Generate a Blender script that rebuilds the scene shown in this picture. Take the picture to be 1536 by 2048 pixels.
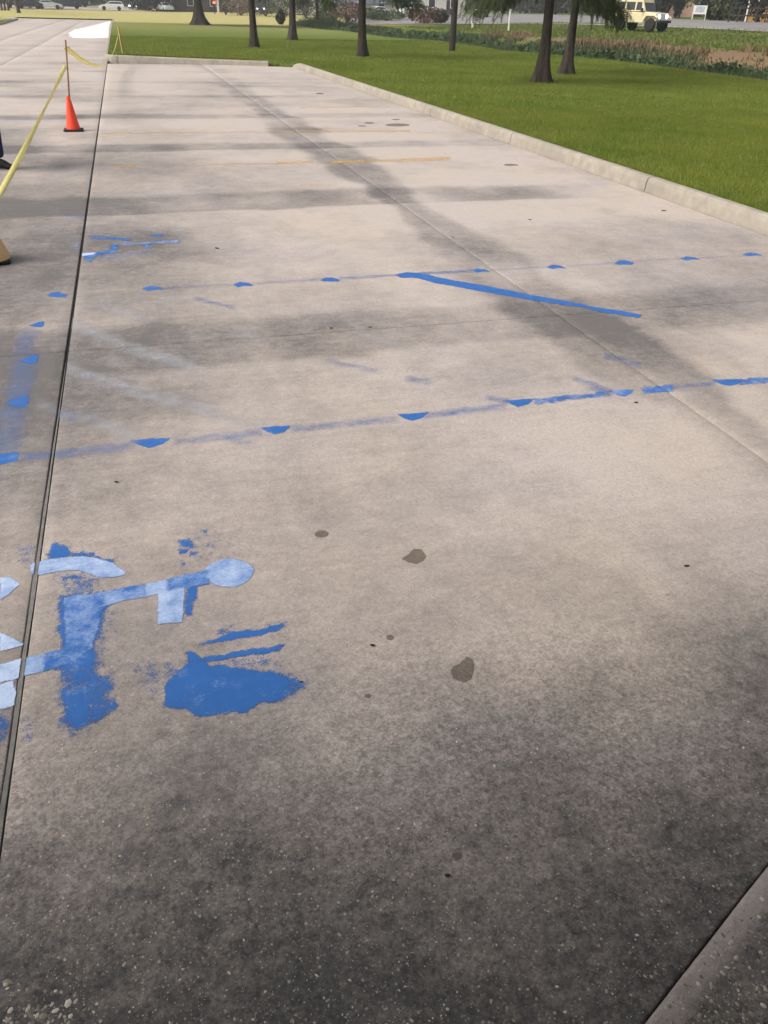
import bpy, bmesh, math, random
import numpy as np
from mathutils import Vector, Matrix
R = math.radians
rng = np.random.default_rng(7); random.seed(7)
scene = bpy.context.scene
COL = scene.collection
for o in list(bpy.data.objects): bpy.data.objects.remove(o)

# ------------------------------------------------------------------ camera
F_PX, PITCH, ROLL, YAW, EYE = 1580.5, R(32.342), R(1.62), R(16.81), 1.60
_fw = np.array([math.sin(YAW)*math.cos(PITCH), math.cos(YAW)*math.cos(PITCH), -math.sin(PITCH)])
_r0 = np.array([math.cos(YAW), -math.sin(YAW), 0.0]); _u0 = np.cross(_r0, _fw)
_r = _r0*math.cos(ROLL) + _u0*math.sin(ROLL); _u = _u0*math.cos(ROLL) - _r0*math.sin(ROLL)
cam_d = bpy.data.cameras.new('camera'); cam = bpy.data.objects.new('camera', cam_d); COL.objects.link(cam)
cam_d.sensor_fit = 'VERTICAL'; cam_d.sensor_height = 36.0; cam_d.sensor_width = 27.0
cam_d.lens = 36.0*F_PX/2048; cam_d.clip_start = 0.05; cam_d.clip_end = 3000
m = Matrix.Identity(4)
for i in range(3):
    m[i][0], m[i][1], m[i][2] = _r[i], _u[i], -_fw[i]
m[2][3] = EYE
cam.matrix_world = m
scene.camera = cam
scene.render.resolution_x, scene.render.resolution_y = 768, 1024

# ------------------------------------------------------------------ light
SUN_EL, SUN_AZ = R(46), R(262)            # azimuth clockwise from +Y: the sun stands behind the camera, to the left
w = bpy.data.worlds.new('World'); scene.world = w; w.use_nodes = True
nt = w.node_tree; nt.nodes.clear()
sky = nt.nodes.new('ShaderNodeTexSky'); sky.sky_type = 'NISHITA'; sky.sun_disc = False
sky.sun_elevation = SUN_EL; sky.sun_rotation = SUN_AZ
sky.air_density = 1.0; sky.dust_density = 6.0; sky.ozone_density = 0.3
bg = nt.nodes.new('ShaderNodeBackground'); bg.inputs[1].default_value = 0.14
wo = nt.nodes.new('ShaderNodeOutputWorld')
hs = nt.nodes.new('ShaderNodeHueSaturation'); hs.inputs['Saturation'].default_value = 0.22   # overcast: nearly white sky
nt.links.new(sky.outputs[0], hs.inputs['Color']); nt.links.new(hs.outputs[0], bg.inputs[0]); nt.links.new(bg.outputs[0], wo.inputs[0])
sd = bpy.data.lights.new('sun', 'SUN'); sd.energy = 1.5; sd.angle = R(24); sd.color = (1.0, 0.925, 0.84)
so = bpy.data.objects.new('sun', sd); COL.objects.link(so)
sdir = Vector((math.sin(SUN_AZ)*math.cos(SUN_EL), math.cos(SUN_AZ)*math.cos(SUN_EL), math.sin(SUN_EL)))
so.rotation_euler = (-sdir).to_track_quat('-Z', 'Y').to_euler(); so.location = sdir*40
scene.view_settings.view_transform = 'Standard'; scene.view_settings.look = 'None'
scene.view_settings.gamma = 1; scene.view_settings.use_curve_mapping = False
scene.view_settings.exposure = 0.30

# ------------------------------------------------------------------ helpers
def ray(px, py):
    d = _fw*F_PX + _r*(px-768) - _u*(py-1024)
    return d/np.linalg.norm(d)
def gp(px, py, z=0.0):
    d = ray(px, py); t = (EYE-z)/-d[2]
    return d[0]*t, d[1]*t
def at(px, py, dist):
    d = ray(px, py); k = dist/math.hypot(d[0], d[1])
    return d[0]*k, d[1]*k, EYE+d[2]*k

def sstep(a, b, x):
    t = np.clip((x-a)/(b-a), 0, 1); return t*t*(3-2*t)
_perm = np.random.default_rng(3).random((256, 256))
def vnoise(x, y):
    xi = np.floor(x).astype(int); yi = np.floor(y).astype(int); fx = x-xi; fy = y-yi
    fx = fx*fx*(3-2*fx); fy = fy*fy*(3-2*fy)
    g = lambda a, b: _perm[a & 255, b & 255]
    return (g(xi, yi)*(1-fx)+g(xi+1, yi)*fx)*(1-fy) + (g(xi, yi+1)*(1-fx)+g(xi+1, yi+1)*fx)*fy
def fbm(x, y, o=4):
    s = 0; a = .5; t = 0
    for k in range(o):
        s = s + a*vnoise(x*2**k+17.3*k, y*2**k+9.1*k); t += a; a *= .5
    return s/t

def tag(o, label=None, cat=None, group=None, kind=None):
    if label: o['label'] = label
    if cat: o['category'] = cat
    if group: o['group'] = group
    if kind: o['kind'] = kind
    return o
def empty(name, loc=(0, 0, 0), rz=0.0):
    o = bpy.data.objects.new(name, None); COL.objects.link(o); o.location = loc; o.rotation_euler = (0, 0, rz)
    o.empty_display_size = .1
    return o
def link(name, me, mat, parent=None, smooth=False):
    o = bpy.data.objects.new(name, me); COL.objects.link(o)
    if mat is not None and len(me.materials) == 0:
        for q in (mat if isinstance(mat, (list, tuple)) else [mat]): me.materials.append(q)
    if parent is not None: o.parent = parent
    if smooth: me.polygons.foreach_set('use_smooth', np.ones(len(me.polygons), bool))
    return o
def mesh_np(name, V, Fq, attrs=None):
    """V (n,3); Fq (m,k) all faces with k corners"""
    V = np.asarray(V, np.float32); Fq = np.asarray(Fq, np.int32)
    me = bpy.data.meshes.new(name); k = Fq.shape[1]
    me.vertices.add(len(V)); me.vertices.foreach_set('co', V.ravel())
    me.loops.add(Fq.size); me.loops.foreach_set('vertex_index', Fq.ravel())
    me.polygons.add(len(Fq)); me.polygons.foreach_set('loop_start', np.arange(0, Fq.size, k, dtype=np.int32))
    try: me.polygons.foreach_set('loop_total', np.full(len(Fq), k, np.int32))
    except Exception: pass
    for an, av in (attrs or {}).items():
        at_ = me.attributes.new(an, 'FLOAT', 'POINT'); at_.data.foreach_set('value', np.asarray(av, np.float32).ravel())
    me.update(calc_edges=True); me.validate()
    return me
class MB:
    def __init__(s): s.v = []; s.f = []
    def add(s, vs, fs):
        n = len(s.v); s.v += [tuple(v) for v in vs]; s.f += [tuple(i+n for i in f) for f in fs]; return s
    def box(s, x0, x1, y0, y1, z0, z1, M=None):
        vs = [(x, y, z) for z in (z0, z1) for x, y in ((x0, y0), (x1, y0), (x1, y1), (x0, y1))]
        if M is not None: vs = [tuple(M @ Vector(v)) for v in vs]
        return s.add(vs, [(3, 2, 1, 0), (4, 5, 6, 7), (0, 1, 5, 4), (1, 2, 6, 5), (2, 3, 7, 6), (3, 0, 4, 7)])
    def rings(s, rs, cap=True, close=True):
        n = len(rs[0]); b = len(s.v)
        for q in rs: s.v += [tuple(p) for p in q]
        m_ = n if close else n-1
        for i in range(len(rs)-1):
            for j in range(m_):
                a = b+i*n+j; c = b+i*n+(j+1) % n
                s.f.append((a, c, c+n, a+n))
        if cap:
            s.f.append(tuple(b+j for j in reversed(range(n)))); s.f.append(tuple(b+(len(rs)-1)*n+j for j in range(n)))
        return s
    def tube(s, pts, rad, n=8, cap=True):
        pts = [Vector(p) for p in pts]; rs = []
        if not isinstance(rad, (list, tuple)): rad = [rad]*len(pts)
        up = None
        for i, p in enumerate(pts):
            t = (pts[min(i+1, len(pts)-1)]-pts[max(i-1, 0)]).normalized()
            a = Vector((0, 0, 1)) if abs(t.z) < .9 else Vector((1, 0, 0))
            if up is None: up = t.cross(a).normalized()
            up = (up - t*up.dot(t)).normalized(); v = t.cross(up)
            rs.append([p+(up*math.cos(2*math.pi*j/n)+v*math.sin(2*math.pi*j/n))*rad[i] for j in range(n)])
        return s.rings(rs, cap)
    def lathe(s, prof, n=24, c=(0, 0, 0), axis='z'):
        rs = []
        for r_, z in prof:
            q = []
            for j in range(n):
                a = 2*math.pi*j/n; x, y = r_*math.cos(a), r_*math.sin(a)
                q.append((c[0]+x, c[1]+y, c[2]+z) if axis == 'z' else (c[0]+x, c[1]+z, c[2]+y))
            rs.append(q)
        return s.rings(rs)
    def prism(s, poly, y0, y1, fn=None):
        a = [(x, y0, z) for x, z in poly]; b = [(x, y1, z) for x, z in poly]
        if fn: a = [fn(p) for p in a]; b = [fn(p) for p in b]
        return s.rings([a, b])
    def mesh(s, name):
        me = bpy.data.meshes.new(name); me.from_pydata(s.v, [], s.f); me.update(); 
        bm = bmesh.new(); bm.from_mesh(me); bmesh.ops.recalc_face_normals(bm, faces=bm.faces); bm.to_mesh(me); bm.free()
        return me
    def build(s, name, mat, parent=None, smooth=False, bevel=0):
        o = link(name, s.mesh(name), mat, parent, smooth)
        if bevel:
            b = o.modifiers.new('bevel', 'BEVEL'); b.width = bevel; b.segments = 2; b.limit_method = 'ANGLE'
        return o

# ------------------------------------------------------------------ materials
class NT:
    def __init__(s, name):
        s.m = bpy.data.materials.new(name); s.m.use_nodes = True; s.t = s.m.node_tree; s.t.nodes.clear()
        s.out = s.t.nodes.new('ShaderNodeOutputMaterial'); s.b = s.t.nodes.new('ShaderNodeBsdfPrincipled')
        s.t.links.new(s.b.outputs[0], s.out.inputs[0]); s.co = None
    def n(s, ty, **k):
        q = s.t.nodes.new('ShaderNode'+ty)
        for a, b in k.items(): setattr(q, a, b)
        return q
    def put(s, src, dst):
        if isinstance(src, (int, float)): dst.default_value = src
        elif isinstance(src, (tuple, list)): dst.default_value = (*src, 1) if len(dst.default_value) == 4 and len(src) == 3 else src
        else: s.t.links.new(src, dst)
    def pos(s):
        if s.co is None: s.co = s.n('NewGeometry').outputs['Position']
        return s.co
    def objc(s): return s.n('TexCoord').outputs['Object']
    def noise(s, scale, detail=4, rough=.55, vec=None, sc3=None, dist=0):
        q = s.n('TexNoise'); v = vec if vec is not None else s.pos()
        if sc3:
            mp = s.n('Mapping'); s.put(v, mp.inputs['Vector']); mp.inputs['Scale'].default_value = sc3; v = mp.outputs[0]
        s.put(v, q.inputs['Vector']); q.inputs['Scale'].default_value = scale; q.inputs['Detail'].default_value = detail
        q.inputs['Roughness'].default_value = rough; q.inputs['Distortion'].default_value = dist
        return q.outputs['Fac']
    def vor(s, scale, feature='F1', out='Distance', vec=None, rand=1.0):
        q = s.n('TexVoronoi', feature=feature); s.put(vec if vec is not None else s.pos(), q.inputs['Vector']); q.inputs['Scale'].default_value = scale
        q.inputs['Randomness'].default_value = rand
        return q.outputs[out]
    def attr(s, name): return s.n('Attribute', attribute_name=name).outputs['Fac']
    def math(s, op, a, b=0.0, c=None):
        q = s.n('Math', operation=op); s.put(a, q.inputs[0]); s.put(b, q.inputs[1])
        if c is not None: s.put(c, q.inputs[2])
        return q.outputs[0]
    def map(s, v, a, b, c=0.0, d=1.0, smooth=False):
        q = s.n('MapRange'); q.interpolation_type = 'SMOOTHSTEP' if smooth else 'LINEAR'
        s.put(v, q.inputs[0])
        for i, x in enumerate((a, b, c, d)): s.put(x, q.inputs[1+i])
        return q.outputs[0]
    def mix(s, f, a, b, blend='MIX'):
        q = s.n('Mix', data_type='RGBA', blend_type=blend); s.put(f, q.inputs[0]); s.put(a, q.inputs[6]); s.put(b, q.inputs[7]); return q.outputs[2]
    def bump(s, h, strength=.3, dist=.005):
        q = s.n('Bump'); s.put(h, q.inputs['Height']); q.inputs['Strength'].default_value = strength; q.inputs['Distance'].default_value = dist
        s.t.links.new(q.outputs[0], s.b.inputs['Normal'])
    def set(s, color=None, rough=None, spec=None, metal=None):
        if color is not None: s.put(color, s.b.inputs['Base Color'])
        if rough is not None: s.put(rough, s.b.inputs['Roughness'])
        if spec is not None: s.b.inputs['Specular IOR Level'].default_value = spec
        if metal is not None: s.b.inputs['Metallic'].default_value = metal
        return s.m
    def alpha(s, a):
        tr = s.n('BsdfTransparent'); mx = s.n('MixShader'); s.put(a, mx.inputs[0])
        s.t.links.new(tr.outputs[0], mx.inputs[1]); s.t.links.new(s.b.outputs[0], mx.inputs[2]); s.t.links.new(mx.outputs[0], s.out.inputs[0])

def plain(name, c, rough=.6, spec=.4, metal=0, var=.15, scale=6.0):
    n = NT(name); v = n.noise(scale, 4, vec=n.objc())
    k = n.map(v, .25, .75, 1-var, 1+var)
    q = n.n('VectorMath', operation='SCALE'); q.inputs[0].default_value = c; n.put(k, q.inputs['Scale'])
    n.set(q.outputs[0], rough, spec, metal); return n.m
def emitter(name, c, s):
    n = NT(name); n.set(c, .4); n.put(c, n.b.inputs['Emission Color']); n.b.inputs['Emission Strength'].default_value = s; return n.m

def concrete_colour(n, clean=(.47, .400, .345), dirty=(.128, .116, .112), specks=True):
    st = n.attr('stain')
    w1 = n.noise(7, 6, .7); w2 = n.noise(1.3, 4, .6); w3 = n.noise(60, 4, .7); w4 = n.noise(3.0, 4, .65, sc3=(1.0, 9.0, 1))
    s_ = n.math('ADD', st, n.math('MULTIPLY', n.math('SUBTRACT', w1, .5), .55))
    s_ = n.math('ADD', s_, n.math('MULTIPLY', n.math('SUBTRACT', w3, .5), .42))
    s_ = n.math('ADD', s_, n.math('MULTIPLY', n.math('SUBTRACT', w4, .5), .30))
    s_ = n.math('ADD', s_, n.math('MULTIPLY', n.math('SUBTRACT', w2, .5), .25))
    w5 = n.map(n.noise(19, 5, .72), .3, .7, -.5, .5); s_ = n.math('ADD', s_, n.math('MULTIPLY', w5, n.map(st, .1, .6, .08, .30)))
    f = n.map(s_, .02, .92)
    warm = n.mix(n.map(n.noise(.9, 3, .5), .35, .65), clean, (clean[0]*.97, clean[1]*1.0, clean[2]*1.08))
    c = n.mix(f, warm, n.mix(n.map(n.attr('wear'), .15, .8), dirty, (.078, .074, .071)) if specks else dirty)
    fine = n.map(n.noise(230, 4, .8), .25, .75, .74, 1.26)
    c = n.mix(1.0, c, n.math('MULTIPLY', fine, 1.0), 'MULTIPLY') if False else c
    q = n.n('VectorMath', operation='SCALE'); n.put(c, q.inputs[0]); n.put(fine, q.inputs['Scale']); c = q.outputs[0]
    h = n.noise(180, 4, .7)
    if specks:
        wear = n.attr('wear')
        vd = n.vor(95); vc = n.vor(95, out='Color')
        sep = n.n('SeparateColor'); n.put(vc, sep.inputs[0])
        thr = n.map(wear, 0, 1, .975, .74)
        pick = n.math('GREATER_THAN', sep.outputs[0], thr)
        size = n.map(sep.outputs[1], 0, 1, .12, .40)
        dot = n.math('MULTIPLY', pick, n.map(vd, size, n.math('MULTIPLY', size, .7), 0, 1))
        # worn surface: every grain of aggregate has its own grey
        ga = n.n('SeparateColor'); n.put(n.vor(170, out='Color'), ga.inputs[0]); gb = n.n('SeparateColor'); n.put(n.vor(75, out='Color'), gb.inputs[0])
        gm = n.math('ADD', n.math('MULTIPLY', n.math('SUBTRACT', ga.outputs[0], .5), .55), n.math('MULTIPLY', n.math('SUBTRACT', gb.outputs[1], .5), .40))
        gm = n.math('ADD', gm, n.map(n.noise(90, 4, .8), .3, .7, -.22, .22))
        q3 = n.n('VectorMath', operation='SCALE'); n.put(c, q3.inputs[0]); n.put(n.math('ADD', 1.0, n.math('MULTIPLY', gm, n.map(wear, .05, .8, .22, 1.0))), q3.inputs['Scale']); c = q3.outputs[0]
        c = n.mix(n.math('MULTIPLY', n.map(gb.outputs[2], .7, 1.0, 0, .22), wear), c, (.16, .115, .10))
        pebble = n.mix(sep.outputs[2], (.42, .39, .33), (.16, .15, .14))
        c = n.mix(n.math('MULTIPLY', dot, .8), c, pebble)
        vd2 = n.vor(210); vc2 = n.vor(210, out='Color'); sp2 = n.n('SeparateColor'); n.put(vc2, sp2.inputs[0])
        d2 = n.math('MULTIPLY', n.math('GREATER_THAN', sp2.outputs[0], n.map(wear, 0, 1, .985, .80)), n.map(vd2, .33, .2, 0, 1))
        c = n.mix(n.math('MULTIPLY', d2, .75), c, n.mix(sp2.outputs[1], (.60, .56, .50), (.20, .19, .18)))
        pit = n.math('MULTIPLY', n.math('GREATER_THAN', sp2.outputs[2], .975), n.map(vd2, .30, .15, 0, 1))
        c = n.mix(n.math('MULTIPLY', pit, .7), c, (.05, .046, .042))
        h = n.math('ADD', h, n.math('MULTIPLY', dot, .6))
    return c, h
def concrete(name, specks=True, **k):
    n = NT(name); c, h = concrete_colour(n, specks=specks, **k)
    n.set(c, n.map(n.noise(4, 3), .3, .7, .62, .8), .5); n.bump(h, .45, .003); return n.m
M_SLAB = concrete('worn_concrete')
M_FAR = concrete('distant_concrete', False)
def kerb_mat():
    n = NT('kerb_concrete'); a = n.noise(7, 5, .65); b = n.noise(1.2, 3); z = n.noise(45, 4, .7)
    c = n.mix(n.map(a, .3, .75), (.40, .36, .295), (.26, .23, .19)); c = n.mix(n.map(b, .45, .75, 0, .55), c, (.24, .215, .18))
    c = n.mix(n.map(z, .55, .8, 0, .45), c, (.18, .16, .13))
    n.set(c, .8, .3); n.bump(z, .5, .006); return n.m
M_KERB = kerb_mat()
M_JOINT = plain('joint_sealant', (.035, .032, .03), .8, .2, 0, .4, 40)
def filler_mat():
    n = NT('joint_filler_strip'); a = n.noise(30, 4)
    n.set(n.mix(n.map(a, .3, .7), (.14, .135, .125), (.22, .21, .20)), .8, .3); n.bump(a, .4, .003); return n.m
M_FILL = filler_mat()
M_SOIL = plain('subgrade_soil', (.05, .043, .036), .95, .1, 0, .4, 12)

def paint_mat(name, col, col2=None, edge=.34, glo=.45, amp=.9):
    n = NT(name); cov = n.attr('cover'); wh = n.attr('white')
    grain = n.map(n.noise(330, 2, .5), .32, .68, -.5, .5); mid = n.map(n.noise(38, 4, .7), .3, .7, -.5, .5)
    nz = n.math('ADD', n.math('MULTIPLY', grain, .42), n.math('MULTIPLY', mid, .42))
    c_ = n.math('ADD', cov, n.math('MULTIPLY', nz, amp))
    a = n.map(c_, edge, edge+.30, 0, .97, True)
    a = n.math('MULTIPLY', a, n.map(cov, .02, .16, 0, 1))
    base = n.mix(n.map(n.noise(14, 4, .6), .35, .7), col, tuple(x*.86 for x in col))
    if col2:
        wz = n.math('ADD', wh, n.math('ADD', n.math('MULTIPLY', n.map(n.noise(13, 4, .6), .3, .7, -.5, .5), .55), n.math('ADD', n.math('MULTIPLY', n.map(n.noise(70, 3, .6, sc3=(1, 1.8, 1)), .3, .7, -.5, .5), .22), n.math('MULTIPLY', grain, .2))))
        base = n.mix(n.map(wz, .15, 1.0, 0, 1), base, col2)
    n.set(base, n.map(n.noise(20, 3), .3, .7, .42, .6), glo); n.alpha(a); n.m.surface_render_method = 'DITHERED' if hasattr(n.m, 'surface_render_method') else None
    n.bump(n.noise(120, 4, .7), .4, .002)
    return n.m
M_BLUE = paint_mat('worn_blue_paint', (.022, .128, .42), (.46, .57, .77))
def faded_mat(name, col, col2, top=.9):
    n = NT(name); cov = n.attr('cover'); g = n.math('ADD', n.math('MULTIPLY', n.noise(9, 4, .6, sc3=(1, 2, 1)), .55), n.math('MULTIPLY', n.noise(150, 3, .7), .45))
    a = n.math('MULTIPLY', n.math('POWER', cov, 1.2), n.map(g, .36, .62, .12, 1.35)); a = n.map(a, 0, 1, 0, top)
    n.set(n.mix(n.attr('white'), col, col2), .6, .4); n.alpha(a); return n.m
M_PALE = faded_mat('faded_pale_paint', (.40, .41, .44), (.52, .53, .57), .95)
M_FADED = faded_mat('faded_blue_paint', (.06, .15, .42), (.25, .32, .50))
M_YEL = faded_mat('faded_yellow_paint', (.62, .40, .15), (.62, .40, .15))
M_WHITE = paint_mat('painted_sunlight', (.86, .85, .82), None, amp=.2)  # sunlight on the drive put into a near-white colour
def oil_mat():
    n = NT('oil_stain'); cov = n.attr('cover')
    a = n.map(n.math('ADD', cov, n.math('MULTIPLY', n.math('SUBTRACT', n.noise(50, 4, .7), .5), .7)), .3, .55, 0, .46, True)
    n.set((.11, .085, .052), .6, .4); n.alpha(a); return n.m
M_OIL = oil_mat()
def oil2():
    n = NT('dark_grime'); cov = n.attr('cover')
    a = n.map(n.math('ADD', cov, n.math('MULTIPLY', n.math('SUBTRACT', n.noise(120, 4, .75), .5), 1.9)), .52, .75, 0, .6, True)
    a = n.math('MULTIPLY', a, n.map(cov, .02, .2))
    n.set((.02, .02, .018), .6, .4); n.alpha(a); return n.m
M_GRIME = oil2()

def grass_ground():
    n = NT('lawn_turf'); dirt = n.attr('dirt'); dry = n.attr('dry')  # dry also holds the sunlight painted on the far field
    a = n.noise(.35, 4, .6); b = n.noise(3, 4, .6); d = n.noise(30, 4, .7)
    c = n.mix(n.map(a, .3, .7), (.100, .150, .020), (.150, .185, .032))
    c = n.mix(n.map(b, .40, .75, 0, .8), c, (.045, .085, .014))
    c = n.mix(n.map(d, .55, .8, 0, .5), c, (.12, .125, .04))
    c = n.mix(n.map(n.math('ADD', dry, n.math('MULTIPLY', n.math('SUBTRACT', b, .5), .5)), .1, .9), c, (.42, .375, .15))
    c = n.mix(n.map(n.math('ADD', dirt, n.math('MULTIPLY', n.math('SUBTRACT', n.noise(1.6, 4, .7), .5), 1.1)), .3, .7), c, (.20, .130, .075))
    n.set(c, .9, .15); n.bump(d, .8, .05); return n.m
M_TURF = grass_ground()
def leaf(name, c1, c2, c3=None, tr=.25, scale=1.5):
    n = NT(name); v = n.noise(scale, 3, .6); f = n.noise(scale*14, 2, .5)
    c = n.mix(n.map(v, .3, .7), c1, c2)
    if c3: c = n.mix(n.map(f, .55, .7, 0, .8), c, c3)
    n.set(c, .55, .3)
    tl = n.n('BsdfTranslucent'); n.put(c, tl.inputs[0]); mx = n.n('MixShader'); mx.inputs[0].default_value = tr
    n.t.links.new(n.b.outputs[0], mx.inputs[1]); n.t.links.new(tl.outputs[0], mx.inputs[2]); n.t.links.new(mx.outputs[0], n.out.inputs[0])
    return n.m
M_BLADE = leaf('grass_blade', (.140, .205, .022), (.245, .280, .045), (.30, .26, .09), .4, .55)
M_BLADE2 = leaf('long_grass_blade', (.045, .080, .034), (.080, .118, .046), (.15, .155, .075), .25, .8)
M_DEAD = leaf('dead_grass', (.24, .165, .095), (.18, .12, .07), (.30, .23, .13), .2, 1.5)
M_CYP = leaf('cypress_foliage', (.030, .048, .012), (.058, .075, .018), (.085, .090, .022), .25, 1.0)
M_OAK = leaf('oak_foliage', (.022, .040, .012), (.045, .065, .02), None, .2, 1.0)
LEAFS = {'olive': leaf('olive_foliage', (.050, .060, .025), (.085, .095, .040), (.12, .12, .06), .2, .4),
         'dark': leaf('dark_foliage', (.014, .022, .014), (.030, .042, .022), (.05, .06, .03), .15, .4),
         'rust': leaf('russet_foliage', (.085, .040, .028), (.14, .075, .042), (.18, .12, .07), .2, .5),
         'green': leaf('green_foliage', (.035, .065, .020), (.06, .095, .03), (.09, .12, .05), .2, .4),
         'grey': leaf('greygreen_foliage', (.045, .055, .042), (.075, .085, .065), (.10, .11, .08), .2, .3),
         'tan': leaf('straw_foliage', (.16, .12, .07), (.22, .17, .10), (.26, .21, .13), .2, .5)}
def bark(name, c1, c2):
    n = NT(name); oc = n.objc(); a = n.noise(9, 5, .7, vec=oc, sc3=(1, 1, .18)); b = n.noise(2, 3, vec=oc)
    c = n.mix(n.map(a, .35, .65), c1, c2); c = n.mix(n.map(b, .4, .7, 0, .5), c, tuple(x*.6 for x in c1))
    n.set(c, .9, .2); n.bump(a, 1.0, .04); return n.m
M_BARK = bark('cypress_bark', (.028, .022, .017), (.085, .068, .053))
M_OAKB = bark('oak_bark', (.036, .030, .024), (.085, .072, .058))
M_POLEW = bark('pole_wood', (.035, .030, .026), (.07, .06, .05))
def asphalt():
    n = NT('road_asphalt'); a = n.noise(.5, 4, .6); d = n.noise(20, 3)
    n.set(n.mix(n.map(a, .3, .7), (.17, .16, .16), (.26, .25, .245)), .75, .4); n.bump(d, .3, .01); return n.m
M_ROAD = asphalt()
M_SHOULDER = plain('gravel_shoulder', (.36, .33, .29), .9, .2, 0, .3, .8)

# ------------------------------------------------------------------ terrain height
def _rbf():
    P = []
    for x in (-25, -6, 5, 11, 17):
        for y in (-10, 5, 20, 40, 60, 80, 105): P.append((x, y, .13 if x > 4 else .10))
    P += [(-60, 40, .1), (-60, 100, .2), (-150, 60, .3), (-12.5, 194.6, .50), (-.8, 195, .50), (15, 179, .58), (28, 147, .16), (-70, 190, .6), (-40, 150, .4), (0, 140, .25)]
    for y in (15, 25, 35, 45, 60): P.append((26, y, .50))
    P += [(25.5, 75, .42), (24, 92, .25)]
    for a, b, d in ROAD_N + ROAD_F: P.append(at(a, b, d))
    P += [(120, 160, 2.6), (0, 320, 1.2), (-150, 320, 1.2), (170, 100, 2.2), (130, 20, 1.6), (80, -10, 1.0), (45, 10, .8), (60, 260, 2.2), (-280, 200, 1), (280, 60, 2.5), (250, 280, 3)]
    P = np.array(P); X = P[:, :2]
    D = np.hypot(X[:, None, 0]-X[None, :, 0], X[:, None, 1]-X[None, :, 1])
    A = np.vstack([np.hstack([D, np.ones((len(P), 1))]), np.append(np.ones(len(P)), 0)])
    c = np.linalg.solve(A, np.append(P[:, 2], 0))
    return X, c
ROAD_N = [(690, 49, 108), (850, 49, 102), (1000, 49, 92), (1100, 50, 86), (1200, 52, 82), (1300, 55, 78), (1400, 59, 74), (1536, 66, 68), (1750, 80, 60)]
ROAD_F = [(690, 33, 165), (850, 29, 160), (1000, 28, 145), (1100, 30, 134), (1200, 33, 124), (1300, 37, 114), (1400, 41, 105), (1536, 46, 95), (1750, 56, 84)]
_RX, _RC = _rbf()
def zt(x, y):
    x = np.asarray(x, float); y = np.asarray(y, float); sh = x.shape; x = x.ravel(); y = y.ravel()
    D = np.hypot(x[:, None]-_RX[None, :, 0], y[:, None]-_RX[None, :, 1])
    z = D @ _RC[:-1] + _RC[-1]
    z = np.where((x < 17.0) & (y < 100) & (x > -30), .13 + (z-.13)*sstep(14, 17.5, x)*1.0, z)
    s = x - 17.6 - .5*(fbm(y*.12, y*0+3)-.5)
    k = 1-sstep(80, 98, y)
    dep = np.interp(s, [0, .8, 2.2, 3.6, 5.0, 6.4, 7.6, 8.6], [0, -.22, -.75, -1.15, -1.2, -.75, -.15, 0.0])
    z = z + dep*k
    return z.reshape(sh)
def hit(px, py, zoff=0.0):
    d = ray(px, py); ts = np.concatenate([np.arange(4, 60, .1), np.arange(60, 400, .4)]); k = 1/math.hypot(d[0], d[1])
    X, Y, Z = d[0]*k*ts, d[1]*k*ts, EYE + d[2]*k*ts
    u = np.nonzero(Z < zt(X, Y)+zoff)[0]
    i = u[0] if len(u) else len(ts)-1
    return X[i], Y[i], float(zt(X[i], Y[i]))
def zz(x, y): return float(zt(np.array([x]), np.array([y]))[0])

def ruled(name, ys, xl, xr, us, zf, mat, parent=None, attrs=None):
    ys = np.asarray(ys, float); us = np.asarray(us, float)
    XL = np.array([xl(y) for y in ys]); XR = np.array([xr(y) for y in ys])
    X = XL[:, None] + (XR-XL)[:, None]*us[None, :]; Y = np.repeat(ys[:, None], len(us), 1)
    Z = zf(X, Y)
    n, m_ = X.shape; idx = np.arange(n*m_).reshape(n, m_)
    Fq = np.stack([idx[:-1, :-1], idx[:-1, 1:], idx[1:, 1:], idx[1:, :-1]], -1).reshape(-1, 4)
    at_ = {k: f(X, Y).ravel() for k, f in (attrs or {}).items()}
    return link(name, mesh_np(name, np.stack([X, Y, Z], -1).reshape(-1, 3), Fq, at_), mat, parent, True)

# ------------------------------------------------------------------ the setting
JX1, JX2, KX = -0.495, 2.45, 5.30
ROW0, ROWS = 4.394, 3.648
DRV_R, DRV_END = -0.62, 110.0
def kerbB(x):      # far kerb of the bay: y at its face for x from -0.3 to 4.5
    return float(np.interp(x, [-.62, -.45, -.15, .5, 2.4, 4.5], [32.75, 32.15, 31.80, 31.40, 30.25, 29.30]))
def lawn_left(y):  # left edge of the right-hand lawn (back of the kerbs)
    if y < 28.6: return KX+.13
    if y > 32.9: return DRV_R+.14
    ys = [28.6, 29.05, 29.45, 30.40, 31.55, 31.95, 32.3, 32.9]
    xs = [KX+.13, 5.25, 4.45, 2.4, .5, -.15, -.42, DRV_R+.14]
    return float(np.interp(y, ys, xs))
def gap_dip(X, Y):
    d = np.hypot(X-4.85, (Y-29.3)*.8); return -.12*(1-sstep(.35, 1.0, d))
def dirtf(X, Y):
    s = X-17.6; return sstep(6.3, 7.0, s)*(1-sstep(8.3, 9.2, s))*sstep(18, 24, Y)*(1-sstep(48, 62, Y))*.85 + .25*(1-sstep(.3, .8, np.abs(s)))*sstep(15, 30, Y)*(1-sstep(60, 75, Y))
def dry_and_sun_f(X, Y):
    return (sstep(88, 104, Y)*(1-sstep(185, 200, Y))*(1-sstep(26, 40, X))*.95) + .35*sstep(40, 80, Y)*(1-sstep(16, 18, X)) + .12*sstep(27, 32, X)  # yellow of the far field holds both dry grass and painted sunlight
us = np.unique(np.concatenate([np.linspace(0, .02, 8), np.linspace(.02, .1, 44), np.linspace(.1, .35, 40), np.linspace(.35, 1, 14)]))
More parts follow.
